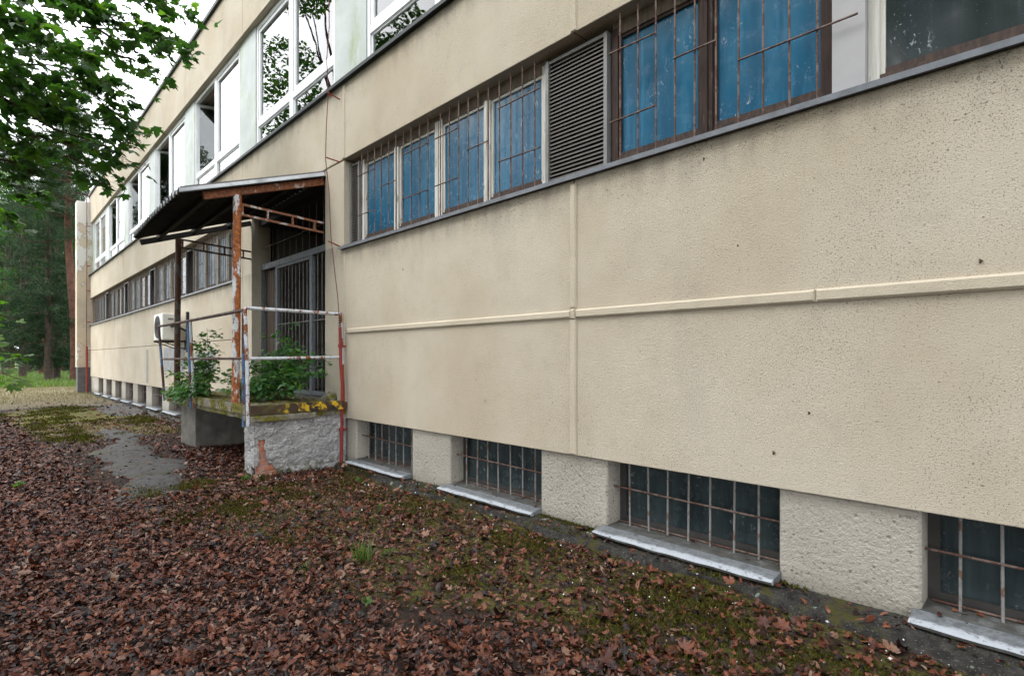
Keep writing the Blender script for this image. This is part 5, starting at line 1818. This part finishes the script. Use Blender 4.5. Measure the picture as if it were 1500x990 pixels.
    res = (tr.data, cr.data)
    for o in (tr, cr): bpy.data.objects.remove(o)
    return res


def plant_tree(kind, seed, x, y, scale, rz, label, group=None, zs=1.0):
    key = (kind, seed)
    if key not in TREE_MESH: TREE_MESH[key] = tree_parts(kind, seed)
    z = float(g_height(np.array([x]), np.array([y]))[0])
    T_ = thing({'pine': 'pine_tree', 'spruce': 'spruce_tree'}.get(kind, 'broadleaf_tree'), (x, y, z), label, 'tree', group)
    T_.rotation_euler = (0, 0, rz); T_.scale = (scale, scale, scale * zs)
    for nm, me in zip(('trunk', 'crown'), TREE_MESH[key]):
        o = bpy.data.objects.new(nm, me); COL.objects.link(o); o.parent = T_
    return T_


#TREES_BEGIN
TREES = [
    ('pine', 1, -39.6, 0.5, 0.9, 1.46, 'tall pine with a reddish trunk showing just left of the building corner', None, 1.0),
    ('spruce', 2, -41.2, -0.4, 0.85, 0.64, 'dark spruce with a slim leaning trunk on the lawn, left of the double trunk', None, 1.0),
    ('spruce', 3, -44.1, 0.2, 0.8, 2.46, 'dark spruce with thick trunk on the lawn nearest the building corner', None, 1.0),
    ('spruce', 2, -51.0, -1.1, 0.9, 0.96, 'dark spruce whose short trunk stands far left on the lawn', None, 1.0),
    ('broadleaf', 4, -60.1, -1.8, 1.0, 0.41, 'broad green leafy tree at the left edge behind the spruces', None, 1.0),
    ('broadleaf', 5, -72.6, 1.0, 1.15, 2.49, 'pale green leafy tree showing between the spruce trunks', None, 1.0),
    ('pine', 7, -61.9, 0.6, 1.0, 5.69, 'tall pine rising behind the spruces, left of the reddish trunk', None, 1.0),
    ('pine', 1, -70.4, -1.0, 1.0, 4.96, 'tall pine rising behind the broad leafy tree', None, 1.0),
    ('pine', 7, -83.3, -2.8, 1.23, 1.38, 'tall bare stemmed pine in the far wood behind the lawn', 'trees of the far wood, pine', 1.0),
    ('spruce', 3, -89.9, -0.9, 1.16, 1.72, 'dark narrow spruce in the far wood behind the lawn', 'trees of the far wood, spruce', 1.0),
    ('broadleaf', 4, -93.8, 0.8, 1.05, 0.66, 'leafy broad crowned tree in the far wood behind the lawn', 'trees of the far wood, broadleaf', 1.0),
    ('spruce', 2, -89.6, 2.2, 1.06, 5.75, 'dark narrow spruce in the far wood behind the lawn', 'trees of the far wood, spruce', 1.0),
    ('broadleaf', 5, -93.3, 4.1, 1.25, 5.0, 'leafy broad crowned tree in the far wood behind the lawn', 'trees of the far wood, broadleaf', 1.0),
    ('pine', 1, -84.1, 5.0, 1.24, 1.2, 'tall bare stemmed pine in the far wood behind the lawn', 'trees of the far wood, pine', 1.0),
    ('broadleaf', 4, -90.5, -4.5, 1.09, 3.89, 'leafy broad crowned tree in the far wood behind the lawn', 'trees of the far wood, broadleaf', 1.0),
    ('spruce', 3, -83.3, -5.6, 1.22, 5.3, 'dark narrow spruce in the far wood behind the lawn', 'trees of the far wood, spruce', 1.0),
    ('spruce', 2, -93.4, 7.0, 1.26, 0.54, 'dark narrow spruce in the far wood behind the lawn', 'trees of the far wood, spruce', 1.0),
    ('broadleaf', 5, -96.7, 9.2, 1.18, 4.16, 'leafy broad crowned tree in the far wood behind the lawn', 'trees of the far wood, broadleaf', 1.0),
    ('spruce', 3, -106.3, 2.2, 1.15, 1.1, 'dark narrow spruce in the far wood behind the lawn', 'trees of the far wood, spruce', 1.0),
    ('broadleaf', 4, -107.8, 6.4, 1.14, 0.55, 'leafy broad crowned tree in the far wood behind the lawn', 'trees of the far wood, broadleaf', 1.0),
    ('broadleaf', 5, -116.7, 0.1, 1.28, 5.37, 'leafy broad crowned tree in the far wood behind the lawn', 'trees of the far wood, broadleaf', 1.0),
    ('broadleaf', 4, -120.5, 4.9, 1.16, 1.86, 'leafy broad crowned tree in the far wood behind the lawn', 'trees of the far wood, broadleaf', 1.0),
    ('spruce', 2, -107.6, -1.9, 1.27, 3.55, 'dark narrow spruce in the far wood behind the lawn', 'trees of the far wood, spruce', 1.0),
    ('broadleaf', 5, -66.8, -0.1, 1.26, 5.26, 'leafy broad crowned tree in the far wood behind the lawn', 'trees of the far wood, broadleaf', 1.0),
    ('broadleaf', 4, -75.4, 2.4, 1.15, 2.57, 'leafy broad crowned tree in the far wood behind the lawn', 'trees of the far wood, broadleaf', 1.0),
    ('broadleaf', 5, -76.6, 4.1, 1.18, 2.67, 'leafy broad crowned tree in the far wood behind the lawn', 'trees of the far wood, broadleaf', 1.0),
    ('pine', 7, -72.4, 2.7, 1.05, 1.89, 'tall bare stemmed pine in the far wood behind the lawn', 'trees of the far wood, pine', 1.0),
    ('broadleaf', 5, -2.5, -10.5, 1.15, 5.04, 'leafy broad crowned tree in the park facing the building', 'trees facing the building, broadleaf', 1.0),
    ('broadleaf', 4, -21.8, -7.6, 1.2, 0.27, 'leafy broad crowned tree in the park facing the building', 'trees facing the building, broadleaf', 1.0),
    ('broadleaf', 5, -13, -16, 1.2, 0.29, 'leafy broad crowned tree in the park facing the building', 'trees facing the building, broadleaf', 1.0),
    ('spruce', 2, -5, -15, 1.0, 3.88, 'dark narrow spruce in the park facing the building', 'trees facing the building, spruce', 1.0),
    ('broadleaf', 5, 1, -13, 1.15, 1.74, 'leafy broad crowned tree in the park facing the building', 'trees facing the building, broadleaf', 1.0),
    ('pine', 7, 6, -16, 1.0, 3.31, 'tall bare stemmed pine in the park facing the building', 'trees facing the building, pine', 1.0),
    ('broadleaf', 4, -2, -19, 1.3, 2.92, 'leafy broad crowned tree in the park facing the building', 'trees facing the building, broadleaf', 1.0),
    ('spruce', 3, -10, -20, 1.1, 2.13, 'dark narrow spruce in the park facing the building', 'trees facing the building, spruce', 1.0),
    ('broadleaf', 5, 10, -11, 1.1, 6.18, 'leafy broad crowned tree in the park facing the building', 'trees facing the building, broadleaf', 1.0),
    ('broadleaf', 4, -27, -20, 1.0, 1.21, 'leafy broad crowned tree in the park facing the building', 'trees facing the building, broadleaf', 1.0),
    ('spruce', 3, -36, -16, 1.0, 2.56, 'dark narrow spruce in the park facing the building', 'trees facing the building, spruce', 1.0),
    ('broadleaf', 5, 16, -3, 1.2, 1.26, 'leafy broad crowned tree in the park facing the building', 'trees facing the building, broadleaf', 1.0),
]
for t in TREES: plant_tree(*t)
#TREES_END
foreground_maple()
